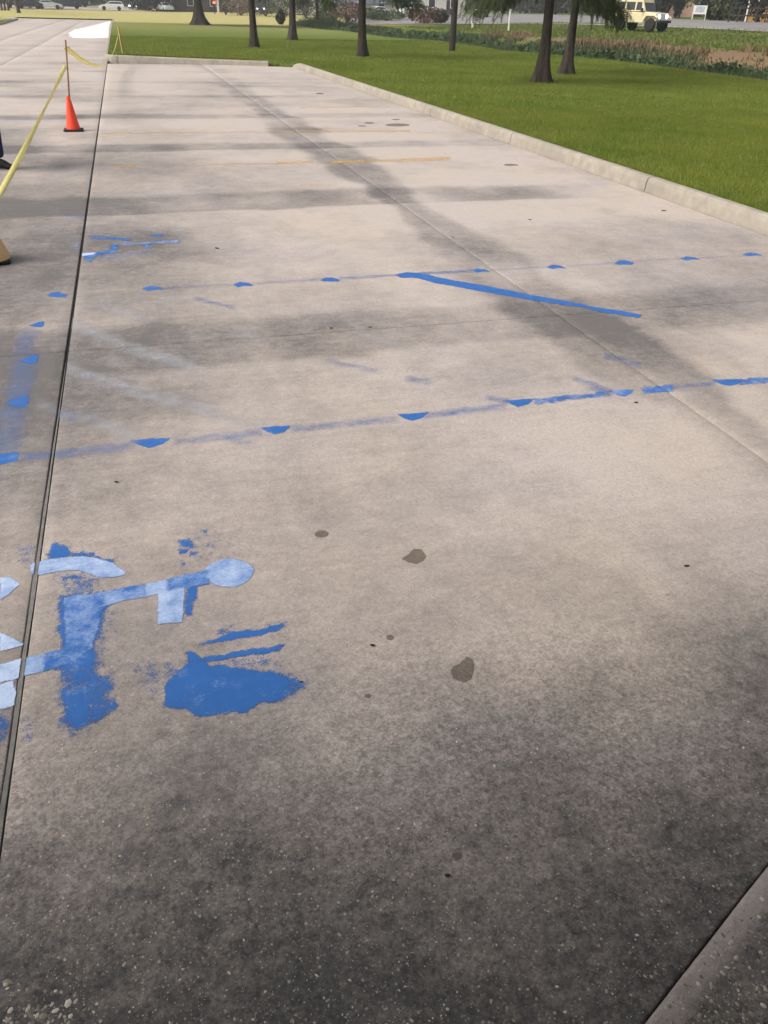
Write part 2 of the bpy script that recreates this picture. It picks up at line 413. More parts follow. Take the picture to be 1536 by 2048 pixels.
ys = np.unique(np.concatenate([np.arange(-6, 28.5, 1.0), np.arange(28.5, 33.2, .16), np.arange(33.2, 60, 1.0), np.arange(60, DRV_END, 2.5), [DRV_END]]))
lawn = ruled('lawn', ys, lawn_left, lambda y: 300.0, us, lambda X, Y: zt(X, Y)+gap_dip(X, Y), M_TURF, attrs={'dirt': dirtf, 'dry': dry_and_sun_f})
tag(lawn, 'green lawn falling to a ditch beside the car park', kind='structure')
far = ruled('field', np.concatenate([np.arange(DRV_END, 210, 4), np.linspace(210, 520, 20)]), lambda y: -320.0, lambda y: 320.0, np.linspace(0, 1, 90), zt, M_TURF, attrs={'dirt': dirtf, 'dry': dry_and_sun_f})
tag(far, 'dry yellow field beyond the end of the drive, sunlight painted into its colour', kind='structure')
def drive_left(y): return float(np.interp(y, [55, 62, 77, 100, 106, 110], [-14, -8.9, -8.75, -9.6, -10.3, -13]))
lft = ruled('verge', np.arange(55, DRV_END+.1, 2.5), lambda y: -320.0, lambda y: drive_left(y)-.13, 1-np.geomspace(1, .001, 30)+.0, zt, M_TURF, attrs={'dirt': dirtf, 'dry': lambda X, Y: .2+.6*sstep(85, 100, Y)})
tag(lft, 'green verge left of the drive', kind='structure')
g = MB(); g.add([(-900, -900, -2.2), (900, -900, -2.2), (900, 900, -2.2), (-900, 900, -2.2)], [(0, 1, 2, 3)])
tag(g.build('ground', M_SOIL), 'bare earth under everything', kind='structure')

# pavement: slabs with open joints
def stain_f(X, Y):
    n1 = fbm(X*1.1+3, Y*1.1+8, 5); n2 = fbm(X*.35+11, Y*.5+2, 4); n3 = fbm(X*2.5, Y*.6+40, 4); wv = (fbm(X*.8+5, Y*.8+70, 4)-.5) + .45*(fbm(X*3.1+9, Y*3.1+20, 4)-.5)
    s = .12 + .62*(n1-.47) + .60*(n2-.48) + .25*(fbm(X*6+1, Y*4+3, 4)-.5)
    # dark run-off bands along the joints
    dx = np.abs(X-JX2-.04+.30*wv)
    wj = .16 + .20*sstep(.3, .7, fbm(Y*.55+2, Y*0+1, 3)) + .12*sstep(7.5, 9.5, Y)
    s = s + .54*(1-sstep(wj*.65, wj*1.10, dx))*np.clip(.45+2.0*(fbm(X*1.3+31, Y*.75+13, 4)-.32), .3, 1.1)*sstep(.9, 1.9, Y)*(1-.5*sstep(13, 22, Y))
    for k in range(0, 8):
        yj = ROW0+ROWS*k; dy = Y-yj+.25*wv
        up, dn = [(.42, .40), (.75, .22), (.55, .2), (.5, .3), (.5, .3), (.5, .3), (.5, .4), (.5, .4)][k]
        amp = [.40, .56, .48, .42, .34, .28, .24, .2][k]
        band = np.where(dy > 0, 1-sstep(up*.6, up, dy), 1-sstep(dn*.75, dn, -dy))
        fade = 1-.55*sstep(2.6, 4.8, X) if k != 1 else 1-.75*sstep(3.6, 4.9, X)
        s = s + amp*band*fade*(.55+.9*(n3-.3))
    # traffic lane left of the first joint, grimy strip right of it
    s = s + (.13+.35*(n3-.5)+.3*(n1-.5))*(1-sstep(-.6, -.45, X))*(1-.6*sstep(9, 20, Y)) + .17*(1-sstep(-.2, 1.3, X+1.4*wv+.5*(n1-.5)))*(1-sstep(3, 12, Y))
    s = s + .34*(1-sstep(-.35, .75, X+1.2*wv))*sstep(2.2, 3.0, Y)*(1-sstep(6.6, 9, Y))
    s = s + .20*(1-sstep(.2, 1.9, X+1.6*wv))*sstep(5.6, 7.0, Y)*(1-sstep(11, 17, Y))
    # grime in front of the walk; shade missing from the canopy is painted in too
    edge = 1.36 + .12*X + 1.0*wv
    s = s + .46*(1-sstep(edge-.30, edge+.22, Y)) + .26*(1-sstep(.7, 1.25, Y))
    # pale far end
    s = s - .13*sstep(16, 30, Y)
    return s
def wear_f(X, Y): return np.clip(1-sstep(.7, 2.1, Y+.5*(fbm(X*1.5, Y*1.5)-.5)), 0, 1)*.85+.10
pave = empty('pavement', (0, 0, 0)); tag(pave, 'worn concrete car park and drive cast in large slabs', kind='structure')
def slab(x0, x1, y0, y1, res, parent=pave, mat=M_SLAB, ztop=0.0, name='concrete_slab', xr=None, gap=.003, bev=.004):
    nx = max(2, int((x1-x0)/res)+1); ny = max(2, int((y1-y0)/res)+1)
    ys = np.linspace(y0+gap+bev, y1-gap-bev, ny); u = np.linspace(0, 1, nx)
    XL = np.full(ny, x0+gap+bev); XR = np.array([min(x1, xr(y)) if xr else x1 for y in ys])-gap-bev
    X = XL[:, None]+(XR-XL)[:, None]*u; Y = np.repeat(ys[:, None], nx, 1); Z = np.full_like(X, ztop)
    idx = np.arange(nx*ny).reshape(ny, nx)
    Fq = [np.stack([idx[:-1, :-1], idx[:-1, 1:], idx[1:, 1:], idx[1:, :-1]], -1).reshape(-1, 4)]
    V = [np.stack([X, Y, Z], -1).reshape(-1, 3)]
    per = np.concatenate([idx[0, :], idx[1:, -1], idx[-1, -2::-1], idx[-2:0:-1, 0]])
    P = V[0][per].copy(); c = P.mean(0)
    # outward push: find which sides
    off = np.zeros_like(P); L = len(per)
    t = np.roll(P, -1, 0)-np.roll(P, 1, 0); t /= np.linalg.norm(t, axis=1)[:, None]+1e-9
    off[:, 0] = t[:, 1]; off[:, 1] = -t[:, 0]
    base = nx*ny
    for k, (o_, dz) in enumerate(((bev*.7, -bev*.35), (bev, -bev), (bev, -.12))):
        Q = P+off*o_; Q[:, 2] = ztop+dz; V.append(Q)
        a = per if k == 0 else np.arange(base+(k-1)*L, base+k*L); b = np.arange(base+k*L, base+(k+1)*L)
        Fq.append(np.stack([a, b, np.roll(b, -1), np.roll(a, -1)], -1))
    V = np.concatenate(V); Fq = np.concatenate(Fq)
    me = mesh_np(name, V, Fq, {'stain': stain_f(V[:, 0], V[:, 1]), 'wear': wear_f(V[:, 0], V[:, 1])})
    return link(name, me, mat, parent, False)
def apron_x(y): return .70 + 2.05*(y-.566) + .45*np.maximum(0, y-.7)**2      # slanted joint by the photographer's feet
rows = [ROW0+ROWS*k for k in range(0, 9)]
XC = [-14.2, -11.3, -8.4, -5.45, -3.44, JX1-.006, JX1+.006, JX2, KX-.01]
slab(JX1+.006, JX2, .10, ROW0, .035, xr=apron_x)
slab(JX2, KX-.01, 1.42, ROW0, .06)
slab(-3.44, JX1-.006, -1.2, ROW0, .05); slab(-5.45, -3.44, -1.2, ROW0, .2); slab(-8.4, -5.45, -1.2, ROW0, .3)
for k in range(8):
    y0, y1 = rows[k], rows[k+1]
    res = [.05, .06, .08, .10, .12, .15, .2, .2][k]
    slab(-8.4, -5.45, y0, y1, .3); slab(-5.45, -3.44, y0, y1, .25); slab(-3.44, JX1-.006, y0, y1, res)
    if k < 7:
        slab(JX1+.006, JX2, y0, y1, res)
        slab(JX2, KX-.01, y0, y1 if k < 6 else 30.2, res)
y = rows[8]; k = 0
while y < DRV_END-.5:                                  # the drive beyond the bay
    y2 = min(y+ROWS*2, DRV_END)
    for x0, x1 in ((-8.4, -5.45), (-5.45, -3.44), (-3.44, DRV_R-.005)):
        slab(x0, x1, y, y2, .5, mat=M_FAR)
    slab(-14.2, -8.4, y, y2, .8, mat=M_FAR)
    y = y2
for k in range(9): slab(-14.2, -8.4, -1.2 if k == 0 else rows[k-1], rows[k], .5, mat=M_FAR)
# sealant / filler strip in the long joint
f = MB()
yy = np.arange(.1, 31.5, .12)
f.rings([[(JX1-.0055+.0012*math.sin(y*9), y, -.012), (JX1+.0055+.0012*math.sin(y*7+1), y, -.012), (JX1+.0055, y, -.05), (JX1-.0055, y, -.05)] for y in yy])
f.build('joint_sealant', M_JOINT, pave)
f = MB(); yy = np.arange(.1, 4.3, .05); tp = lambda y: 1-.85*min(1, max(0, (y-2.3)/1.9))
f.rings([[(JX1+(-.0062+.0010*math.sin(y*13))*tp(y), y, -.0010-.008*(1-tp(y))), (JX1+(.0054+.001*math.sin(y*11+2))*tp(y), y, -.0010-.008*(1-tp(y))), (JX1+.0054*tp(y), y, -.02), (JX1-.0062*tp(y), y, -.02)] for y in yy])
f.build('joint_filler', M_FILL, pave)
f = MB(); f.box(-14.1, KX, -1.1, 32, -.20, -.10); f.box(-14.1, DRV_R, 32.01, DRV_END, -.20, -.10); f.build('subgrade', M_SOIL, pave)

# walk slab beside the slanted joint, bottom right
ws = MB(); 
yl = np.linspace(.15, 1.30, 40); inner = [(float(apron_x(y))+.0045+.004*float(fbm(np.array([y*30.0]), np.array([2.0]))[0]), y) for y in yl]
V = []; nrow = len(inner); us2 = [0, .004, .010, .018, .05, .1, .2, .35, .6, 1.0]
X = np.array([[x+u*2.2 for u in us2] for x, y in inner]); Y = np.array([[y-u*1.0 for u in us2] for x, y in inner])
Z = np.array([[-.02, .006, .0105, .012, .012, .012, .012, .012, .012, .012] for _ in inner])
from_x = np.linspace(0, 1, 60)
us3 = np.concatenate([[0, .0015, .004, .008], np.linspace(.012, 1, 60)])
X = np.array([[x+u*1.6 for u in us3] for x, y in inner]); Y = np.array([[y-u*.7 for u in us3] for x, y in inner])
Z = np.repeat(np.interp(us3, [0, .0015, .004, .008, .012, 1], [-.03, .002, .0075, .0105, .012, .012])[None, :], nrow, 0)
idx = np.arange(X.size).reshape(X.shape)
Fq = np.stack([idx[:-1, :-1], idx[:-1, 1:], idx[1:, 1:], idx[1:, :-1]], -1).reshape(-1, 4)
rim = np.repeat(np.interp(us3, [0, .03, .045, 1], [.30, .34, .72, .74])[None, :], nrow, 0)
walk = link('walkway', mesh_np('walkway', np.stack([X, Y, Z], -1).reshape(-1, 3), Fq, {'stain': rim.ravel()+.12*(fbm(X*4, Y*4).ravel()-.5), 'wear': np.repeat(np.interp(us3, [0, .03, .05, 1], [0, .05, 1, 1])[None, :], nrow, 0).ravel()}), M_SLAB, None, True)
tag(walk, 'exposed aggregate walk edge in the near right corner', kind='structure')

# kerbs
PROF = [(0, -.10), (0, .0), (.012, .10), (.022, .135), (.04, .148), (.065, .152), (.12, .150), (.138, .142), (.146, .12), (.146, -.10)]
def kerb_piece(path, parent, taper0=False, taper1=False):
    """path: list of (x,y) along the face, kerb body lies to the right of travel"""
    rs = []
    n = len(path)
    for i, (x, y) in enumerate(path):
        a = Vector(path[min(i+1, n-1)])-Vector(path[max(i-1, 0)]); a.normalize(); nx, ny = a.y, -a.x
        k = 1.0
        if taper0: k = min(k, .25+.75*min(1, i/2.5))
        if taper1: k = min(k, .25+.75*min(1, (n-1-i)/2.5))
        e = .003*(fbm(np.array([x*3.0]), np.array([y*3.0]))[0]-.5)
        rs.append([(x+nx*(o_+e), y+ny*(o_+e), z*k if z > 0 else z) for o_, z in PROF])
    return MB().rings(rs).build('kerb_segment', M_KERB, parent, False)
kR = empty('kerb', (KX, 16, 0)); kR.location = (0, 0, 0); tag(kR, 'long straight concrete kerb between the parking bay and the lawn', kind='structure')
ks = [-2.9]+[ROW0+ROWS*k for k in range(-1, 7)]+[28.75]
ks = sorted(ks)
for a, b in zip(ks[:-1], ks[1:]):
    last = b == ks[-1]
    pts = [(KX+.0, yv) for yv in np.arange(a+.008, b-.008, .2)]+[(KX, b-.008)]
    if last: pts = [(KX-.12*max(0, (yv-27.9)/.85)**2, yv) for _, yv in pts]
    kerb_piece(pts, kR, taper1=last)
kB = empty('kerb', (0, 0, 0)); tag(kB, 'far kerb closing the parking bay and turning along the drive', kind='structure')
pth = []
for x in np.linspace(4.5, -.15, 40): pth.append((x, kerbB(x)))
pth = [(x, y) for x, y in pth]
arc = [(-.15-.47*math.sin(t), 31.80+.95*(1-math.cos(t))) for t in np.linspace(.15, math.pi/2, 9)]
def seg_path(p): return [(x, y) for x, y in p]
cut = [0, 13, 26, 40]
for i in range(3): kerb_piece(seg_path(pth[cut[i]:cut[i+1]+(1 if i < 2 else 0)]), kB)
kerb_piece([pth[-1]]+arc, kB)
yv = 32.75
while yv < DRV_END-1:
    kerb_piece([(DRV_R, yv+.004+q) for q in np.linspace(0, 7.2, 8)], kB); yv += 7.2
kL = empty('kerb', (0, 0, 0)); tag(kL, 'distant kerb of the verge on the left of the drive', kind='structure')
pl = [(drive_left(y), y) for y in np.linspace(109, 60, 40)]
for i in range(0, 39, 4): kerb_piece(pl[i:i+5], kL)

# road beyond the ditch
def strip(name, A, B, mat, dz, nu=60, nv=8, kind='structure', label=None):
    A = np.array([at(*q)[:2] for q in A]); B = np.array([at(*q)[:2] for q in B])
    t = np.linspace(0, 1, len(A)); tt = np.linspace(0, 1, nu)
    a = np.stack([np.interp(tt, t, A[:, i]) for i in (0, 1)], -1); b = np.stack([np.interp(tt, t, B[:, i]) for i in (0, 1)], -1)
    v = np.linspace(0, 1, nv)[None, :, None]; P = a[:, None, :]*(1-v)+b[:, None, :]*v
    Z = zt(P[..., 0], P[..., 1])+dz
    idx = np.arange(nu*nv).reshape(nu, nv); Fq = np.stack([idx[:-1, :-1], idx[1:, :-1], idx[1:, 1:], idx[:-1, 1:]], -1).reshape(-1, 4)
    return tag(link(name, mesh_np(name, np.concatenate([P, Z[..., None]], -1).reshape(-1, 3), Fq), mat, None, True), label, kind=kind)
strip('road', ROAD_N, ROAD_F, M_ROAD, .05, label='grey highway beyond the ditch')
strip('road_shoulder', ROAD_N, [(a, b, d+2.5) for a, b, d in ROAD_N], M_SHOULDER, .08, nv=4, label='pale gravel shoulder of the highway')
def flat_road(name, x0, x1, y0, y1, mat, dz, label):
    X, Y = np.meshgrid(np.linspace(x0, x1, 40), np.linspace(y0, y1, 6)); Z = zt(X, Y)+dz
    idx = np.arange(X.size).reshape(X.shape); Fq = np.stack([idx[:-1, :-1], idx[:-1, 1:], idx[1:, 1:], idx[1:, :-1]], -1).reshape(-1, 4)
    tag(link(name, mesh_np(name, np.stack([X, Y, Z], -1).reshape(-1, 3), Fq), mat, None, True), label, kind='structure')
flat_road('distant_lot', -60, 12, 186, 230, M_SHOULDER, .06, 'pale distant car park at the far left')

# ------------------------------------------------------------------ paint on the slabs
def sdist(P, poly):
    """signed distance (positive inside) of points P (n,2) to polygon"""
    poly = np.asarray(poly, float); A = poly; B = np.roll(poly, -1, 0); d = np.full(len(P), 1e9); ins = np.zeros(len(P), bool)
    for a, b in zip(A, B):
        e = b-a; wv = P-a; t = np.clip((wv @ e)/(e @ e+1e-12), 0, 1); d = np.minimum(d, np.hypot(*(wv-t[:, None]*e).T))
        c = ((a[1] <= P[:, 1]) != (b[1] <= P[:, 1])); xx = a[0]+(P[:, 1]-a[1])*(b[0]-a[0])/(b[1]-a[1]+1e-12)
        ins ^= c & (P[:, 0] < xx)
    return np.where(ins, d, -d)
PZ = [.0008]
def paint(name, layers, mat, res=.012, z=None, label=None, parent=pave):
    """layers: (pixel polygon, strength, softness in m, white)"""
    G = [(np.array([gp(*q) for q in poly]), s_, sf, wh) for poly, s_, sf, wh in layers]
    allp = np.concatenate([g_[0] for g_ in G]); pad = max(g_[2] for g_ in G)+.02
    x0, y0 = allp.min(0)-pad; x1, y1 = allp.max(0)+pad
    xs = np.arange(x0, x1+res, res); ysv = np.arange(y0, y1+res, res); X, Y = np.meshgrid(xs, ysv)
    jx = (fbm(X*22, Y*22+5, 3)-.5)*.035; jy = (fbm(X*22+50, Y*22, 3)-.5)*.035
    cov = np.zeros(X.size); wht = np.zeros(X.size)
    for poly, s_, sf, wh in G:
        amp = min(1.0, max(sf, .004)/.02)
        P = np.stack([(X+jx*amp).ravel(), (Y+jy*amp).ravel()], -1)
        c = s_*sstep(-sf, sf*.6, sdist(P, poly)); wht = np.where(c > cov*.6, np.where(c >= cov, wh, (wh+wht)/2), wht); cov = np.maximum(cov, c)
    idx = np.arange(X.size).reshape(X.shape); Fq = np.stack([idx[:-1, :-1], idx[:-1, 1:], idx[1:, 1:], idx[1:, :-1]], -1).reshape(-1, 4)
    cx = X.ravel()[Fq].mean(1); cc = cov[Fq].max(1)
    keep = (cc > .03)
    if res < .03: keep &= (np.abs(cx-JX1) > .0100)
    Fq = Fq[keep]
    if not len(Fq): return
    used, inv = np.unique(Fq, return_inverse=True); Fq = inv.reshape(Fq.shape)
    PZ[0] = .0008+((PZ[0]-.0008+.00002) % .0004)
    V = np.stack([X.ravel()[used], Y.ravel()[used], np.full(len(used), z if z is not None else PZ[0])], -1)
    o = link(name, mesh_np(name, V, Fq, {'cover': cov[used], 'white': wht[used]}), mat, parent, True)
    if label: o['label'] = label
    return o
def Z6(*pts): return [(x/2.4, y/2.4+1030) for x, y in pts]
def ell(cx, cy, rx, ry, n=24, rot=0): return [(cx+rx*math.cos(t)*math.cos(rot)-ry*math.sin(t)*math.sin(rot), cy+rx*math.cos(t)*math.sin(rot)+ry*math.sin(t)*math.cos(rot)) for t in np.linspace(0, 2*math.pi, n, endpoint=False)]
# the large wheelchair symbol, sprayed blue and white
paint('wheelchair_symbol', [
    (Z6(*ell(1097, 280, 118, 66, rot=-.06)), .95, .006, .62),
    (Z6((1000, 268), (880, 293), (790, 315), (790, 378), (880, 352), (1000, 335)), .95, .006, .28),
    (Z6((800, 313), (700, 335), (690, 398), (757, 380), (800, 378)), .95, .006, .72),
    (Z6((705, 333), (600, 352), (498, 372), (484, 440), (600, 412), (705, 395)), .95, .006, .42),
    (Z6((757, 372), (880, 352), (878, 440), (872, 515), (815, 518), (757, 526), (762, 440)), .95, .006, .66),
    (Z6((505, 370), (400, 385), (310, 400), (318, 520), (322, 620), (450, 640), (468, 540), (486, 440)), .95, .010, .36),
    (Z6((322, 615), (300, 645), (210, 668), (205, 752), (300, 725), (450, 640)), .90, .008, .20),
    (Z6((215, 668), (128, 688), (112, 770), (215, 750)), .92, .006, .60),
    (Z6((145, 245), (180, 228), (240, 214), (300, 207), (360, 204), (420, 205), (465, 210), (540, 235), (605, 282), (550, 296), (492, 305), (460, 292), (430, 280), (390, 270), (350, 266), (300, 270), (240, 277), (200, 285), (160, 285), (150, 268)), .95, .006, .70),
    (Z6((0, 305), (60, 300), (104, 330), (60, 362), (0, 412)), .85, .008, .8),
    (Z6((0, 565), (60, 595), (120, 625), (60, 642), (0, 660)), .88, .006, .85),
    (Z6((-60, 735), (0, 720), (102, 692), (92, 782), (0, 803), (-60, 820)), .98, .005, 1.0),
    (Z6((-60, 830), (0, 815), (60, 795), (75, 850), (72, 915), (0, 935), (-60, 950)), .98, .005, 1.0),
], M_BLUE, .007, z=.0019, label='worn white and blue sprayed wheelchair symbol')
paint('blue_overspray', [
    (Z6((300, 400), (500, 375), (480, 480), (486, 530), (455, 640), (442, 740), (300, 745), (300, 640)), .85, .045, .04),
    (Z6((262, 285), (350, 270), (440, 285), (480, 330), (470, 380), (300, 410), (285, 340)), .44, .05, .05),
    (Z6((288, 740), (455, 700), (470, 780), (545, 775), (556, 815), (480, 880), (556, 888), (545, 925), (480, 980), (430, 1022), (370, 1035), (312, 1004), (285, 940), (290, 820)), .62, .045, .05),
    (Z6((310, 840), (470, 820), (440, 1000), (370, 1030), (310, 990)), .80, .06, .02),
    (Z6((285, 290), (310, 290), (320, 900), (275, 900)), .40, .05, .0),
    (Z6((480, 430), (545, 470), (560, 540), (500, 700), (560, 760), (540, 900), (460, 930), (450, 650)), .33, .06, .0),
], M_BLUE, .010, z=.0014, label='soft edged blue overspray below the symbol')
paint('blue_overspray', [
    (Z6((235, 150), (265, 135), (300, 160), (330, 182), (430, 192), (545, 222), (530, 236), (430, 205), (340, 200), (240, 216)), .74, .025, .05),
    (Z6((885, 355), (945, 335), (935, 400), (915, 480), (884, 470)), .72, .02, .0),
    (Z6((80, 150), (170, 120), (215, 150), (190, 230), (100, 240), (60, 200)), .36, .05, .2),
    (Z6((205, 130), (300, 110), (420, 190), (240, 215)), .30, .06, .0),
], M_BLUE, .010, z=.0013, label='blue fringe around the upper arc of the symbol')
paint('blue_paint_patch', [
    (Z6((800, 912), (815, 800), (880, 745), (905, 700), (918, 662), (940, 668), (965, 692), (1000, 728), (1120, 742), (1250, 748), (1340, 775), (1385, 810), (1370, 868), (1240, 910), (1100, 945), (960, 955), (900, 925)), 1.15, .022, .0),
    (Z6((1240, 745), (1350, 755), (1460, 795), (1430, 845), (1370, 880), (1200, 920)), .62, .05, .0),
    (Z6((950, 690), (1340, 640), (1360, 760), (1000, 760)), .36, .07, .15),
    (Z6((620, 720), (700, 700), (830, 690), (890, 730), (820, 880), (740, 870), (650, 800)), .38, .08, .1),
], M_BLUE, .010, z=.0015, label='large solid blue painted patch')
paint('blue_paint_streak', [
    (Z6((945, 625), (1040, 595), (1110, 575), (1380, 523), (1345, 550), (1250, 578), (1100, 603)), .85, .012, .0),
    (Z6((1040, 580), (1045, 545), (1200, 545), (1390, 515), (1340, 560), (1120, 600)), .46, .05, .1)], M_BLUE, .009, z=.0013)
paint('blue_paint_streak', [
    (Z6((958, 686), (1100, 667), (1250, 640), (1372, 620), (1340, 648), (1250, 665), (1150, 682), (1000, 702)), .85, .012, .0)], M_BLUE, .009, z=.0017)
paint('blue_paint_splash', [
    (Z6((848, 118), (930, 115), (945, 150), (915, 165), (860, 150)), .60, .02, .1), (Z6((845, 165), (905, 165), (890, 195), (845, 195)), .62, .015, .1),
    (Z6((912, 182), (950, 182), (945, 200), (912, 200)), .62, .012, 0), (Z6((870, 220), (890, 220), (885, 262), (868, 255)), .55, .012, 0),
    (Z6((975, 68), (1005, 65), (1000, 105), (978, 100)), .56, .015, 0), (Z6((1000, 125), (1012, 125), (1014, 175), (1002, 172)), .55, .012, 0),
    (Z6((830, 80), (1140, 40), (1200, 200), (880, 270)), .25, .1, .1)], M_BLUE, .009, z=.0016)
paint('blue_paint_streak', [(Z6((105, 980), (140, 970), (135, 1090), (108, 1095)), .52, .03, 0), (Z6((-20, 950), (30, 945), (35, 1000), (20, 1110), (-20, 1120)), .6, .03, .1)], M_BLUE, .009, z=.0016)

# dashes of the two bay lines and of the lane edge
def wedge(cx, cy, w, h, k):
    o = [[(-.5, .25), (-.25, -.4), (.05, -.5), (.5, .1), (.4, .5), (-.3, .45)],
         [(-.5, -.25), (.1, -.4), (.5, -.45), (.3, .15), (-.05, .5), (-.25, .2)],
         [(-.5, .1), (-.2, -.5), (.2, -.3), (.5, .3), (.1, .25), (-.2, .5)],
         [(-.5, -.4), (.5, -.5), (.42, .1), (.1, .5), (-.2, .35)]][k % 4]
    return [(cx+a*w, cy+b*h) for a, b in o]
for i, (cx, cy, w_, h_) in enumerate([(115, 589, 40, 9), (306, 577, 43, 9), (487, 569, 42, 9), (660, 559, 40, 7), (962, 541, 36, 7), (1112, 534, 38, 7), (1248, 525, 40, 8), (1381, 517, 40, 7), (1505, 509, 40, 6)]):
    paint('blue_line_dash', [(wedge(cx, cy, w_, h_+1, i % 3 if i % 3 != 1 else 2), 1.0, .008, .0)], M_BLUE, .010)
for i, (cx, cy, w_, h_) in enumerate([(75, 649, 30, 12), (58, 719, 38, 18), (35, 803, 48, 26)]):
    paint('blue_line_dash', [([(cx-.5*w_, cy+.15*h_), (cx+.1*w_, cy-.4*h_), (cx+.45*w_, cy-.5*h_), (cx+.42*w_, cy+.2*h_), (cx+.2*w_, cy+.5*h_), (cx-.2*w_, cy+.4*h_)], 1.0, .007, .0)], M_BLUE, .008)
paint('blue_line_dash', [([(-20, 912), (0, 908), (35, 905), (33, 922), (10, 928), (-20, 930)], 1.05, .008, 0)], M_BLUE, .008)
for i, (cx, cy, w_, h_) in enumerate([(300, 886, 78, 20), (552, 860, 60, 17), (826, 833, 62, 17), (1040, 806, 60, 17), (1244, 786, 44, 13), (1455, 765, 58, 13)]):
    paint('blue_line_dash', [(wedge(cx, cy, w_, h_, 1 if i < 4 else 3), 1.0, .008, .05 if i != 4 else .3)], M_BLUE, .008)
# worn lines between the dashes
def band(p, q, w_, a=0):
    (x0, y0), (x1, y1) = p, q; return [(x0, y0-w_/2), (x1, y1-w_/2-a), (x1, y1+w_/2+a), (x0, y0+w_/2)]
for p, q, w_, s_ in [((320, 577), (480, 568), 4, .24), ((500, 568), (650, 558), 4, .28), ((680, 557), (800, 550), 5, .45), ((835, 548), (945, 542), 5, .60), ((985, 540), (1095, 534), 3, .28), ((1135, 532), (1235, 526), 3, .24), ((1270, 523), (1365, 517), 3, .24), ((1400, 516), (1490, 511), 3, .2)]:
    paint('worn_blue_line', [(band(p, q, w_), s_, .02, .1)], M_FADED, .012)
for p, q, w_, s_ in [((40, 918), (140, 906), 14, .48), ((140, 906), (262, 892), 14, .42), ((350, 884), (520, 864), 10, .48), ((590, 858), (790, 838), 10, .45), ((850, 832), (1010, 812), 10, .56), ((1070, 804), (1225, 786), 10, .62), ((1285, 782), (1345, 775), 13, .70), ((1345, 775), (1425, 766), 8, .45), ((1480, 764), (1580, 756), 11, .66)]:
    paint('worn_blue_line', [(band(p, q, w_), s_, .03, .25)], M_FADED if s_ < .6 else M_BLUE, .010)
paint('worn_blue_line', [([(45, 662), (75, 662), (58, 712), (28, 712)], .46, .04, .3), ([(32, 725), (70, 725), (52, 800), (12, 800)], .52, .05, .3), ([(5, 815), (50, 815), (32, 905), (-25, 905)], .45, .05, .4)], M_FADED, .012)
# hatching of the access aisle
paint('blue_hatch_stripe', [([(792, 549), (812, 545), (845, 547), (880, 556), (960, 570), (1066, 591), (1170, 610), (1172, 616), (1060, 600), (950, 580), (870, 566), (835, 556), (800, 555)], 1.1, .010, .0),
                            ([(1170, 612), (1240, 622), (1284, 630), (1278, 636), (1225, 628), (1172, 617)], .85, .012, .0)], M_BLUE, .010, z=.0018, label='long fresh blue hatch stripe')
for p, q, w_, s_ in [((140, 645), (260, 695), 17, .52), ((270, 698), (390, 735), 20, .55), ((130, 735), (280, 785), 20, .52), ((280, 785), (430, 825), 18, .52), ((80, 808), (145, 835), 16, .42), ((160, 830), (270, 875), 18, .48),
                     ((430, 828), (520, 855), 8, .38), ((190, 610), (300, 640), 14, .36), ((470, 662), (530, 682), 9, .40), ((725, 670), (790, 688), 8, .42)]:
    paint('faded_hatch_stripe', [(band(p, q, w_), s_, .05, .4)], M_PALE, .014)
for p, q, w_, s_ in [((392, 598), (470, 617), 5, .50), ((655, 722), (752, 742), 6, .40), ((815, 757), (858, 764), 8, .50), ((975, 794), (1040, 808), 8, .5), ((1150, 758), (1210, 778), 7, .5), ((1180, 776), (1240, 784), 6, .55), ((1210, 712), (1280, 730), 9, .38), ((110, 822), (150, 838), 12, .5), ((440, 875), (500, 885), 7, .38)]:
    paint('worn_blue_line', [(band(p, q, w_), s_, .03, .2)], M_FADED, .012)
# small worn symbol of the next bay
def Z1(*pts): return [(x/2.021, y/2.021+440) for x, y in pts]
paint('wheelchair_symbol', [
    (Z1((355, 64), (385, 60), (440, 68), (520, 76), (525, 84), (440, 80), (370, 80)), .50, .03, .2), (Z1((435, 70), (520, 76), (525, 84), (445, 80)), .72, .025, 0),
    (Z1((605, 60), (660, 56), (660, 66), (612, 68)), .62, .025, .1), (Z1((480, 94), (560, 92), (660, 84), (725, 78), (732, 90), (680, 94), (580, 98), (490, 102)), .55, .025, .45),
    (Z1((575, 99), (612, 98), (614, 114), (580, 116)), .56, .025, .3), (Z1((455, 100), (478, 100), (472, 132), (400, 142), (340, 150), (338, 138), (400, 130), (445, 120)), .68, .03, .15),
    (Z1((336, 146), (392, 140), (385, 160), (365, 172), (335, 158)), .58, .03, .2), (Z1((336, 134), (388, 132), (380, 140), (336, 146)), .9, .01, 1.0),
    (Z1((286, 100), (326, 70), (328, 120), (290, 125)), .40, .06, .7), (Z1((380, 150), (500, 130), (640, 125), (620, 140), (400, 175)), .36, .06, .5)], M_BLUE, .010, z=.0016, label='smaller heavily worn blue wheelchair symbol')
paint('worn_blue_line', [(band((128, 430), (172, 434), 5), .42, .03, .5)], M_FADED, .012)
# yellow stall lines
for p, q, w_, s_ in [((232, 333), (270, 332), 4, .75), ((270, 332), (560, 327), 3, .36), ((555, 326), (625, 324), 5, .62), ((660, 325), (730, 322), 5, .80), ((730, 322), (800, 321), 5, .55), ((800, 321), (900, 317), 7, .62),
                     ((205, 267), (262, 266), 3, .55), ((262, 266), (560, 264), 2.5, .38), ((560, 264), (820, 262), 4, .46), ((600, 215), (780, 213), 3, .3)]:
    paint('worn_yellow_line', [(band(p, q, w_), s_, .03, 0)], M_YEL, .02)
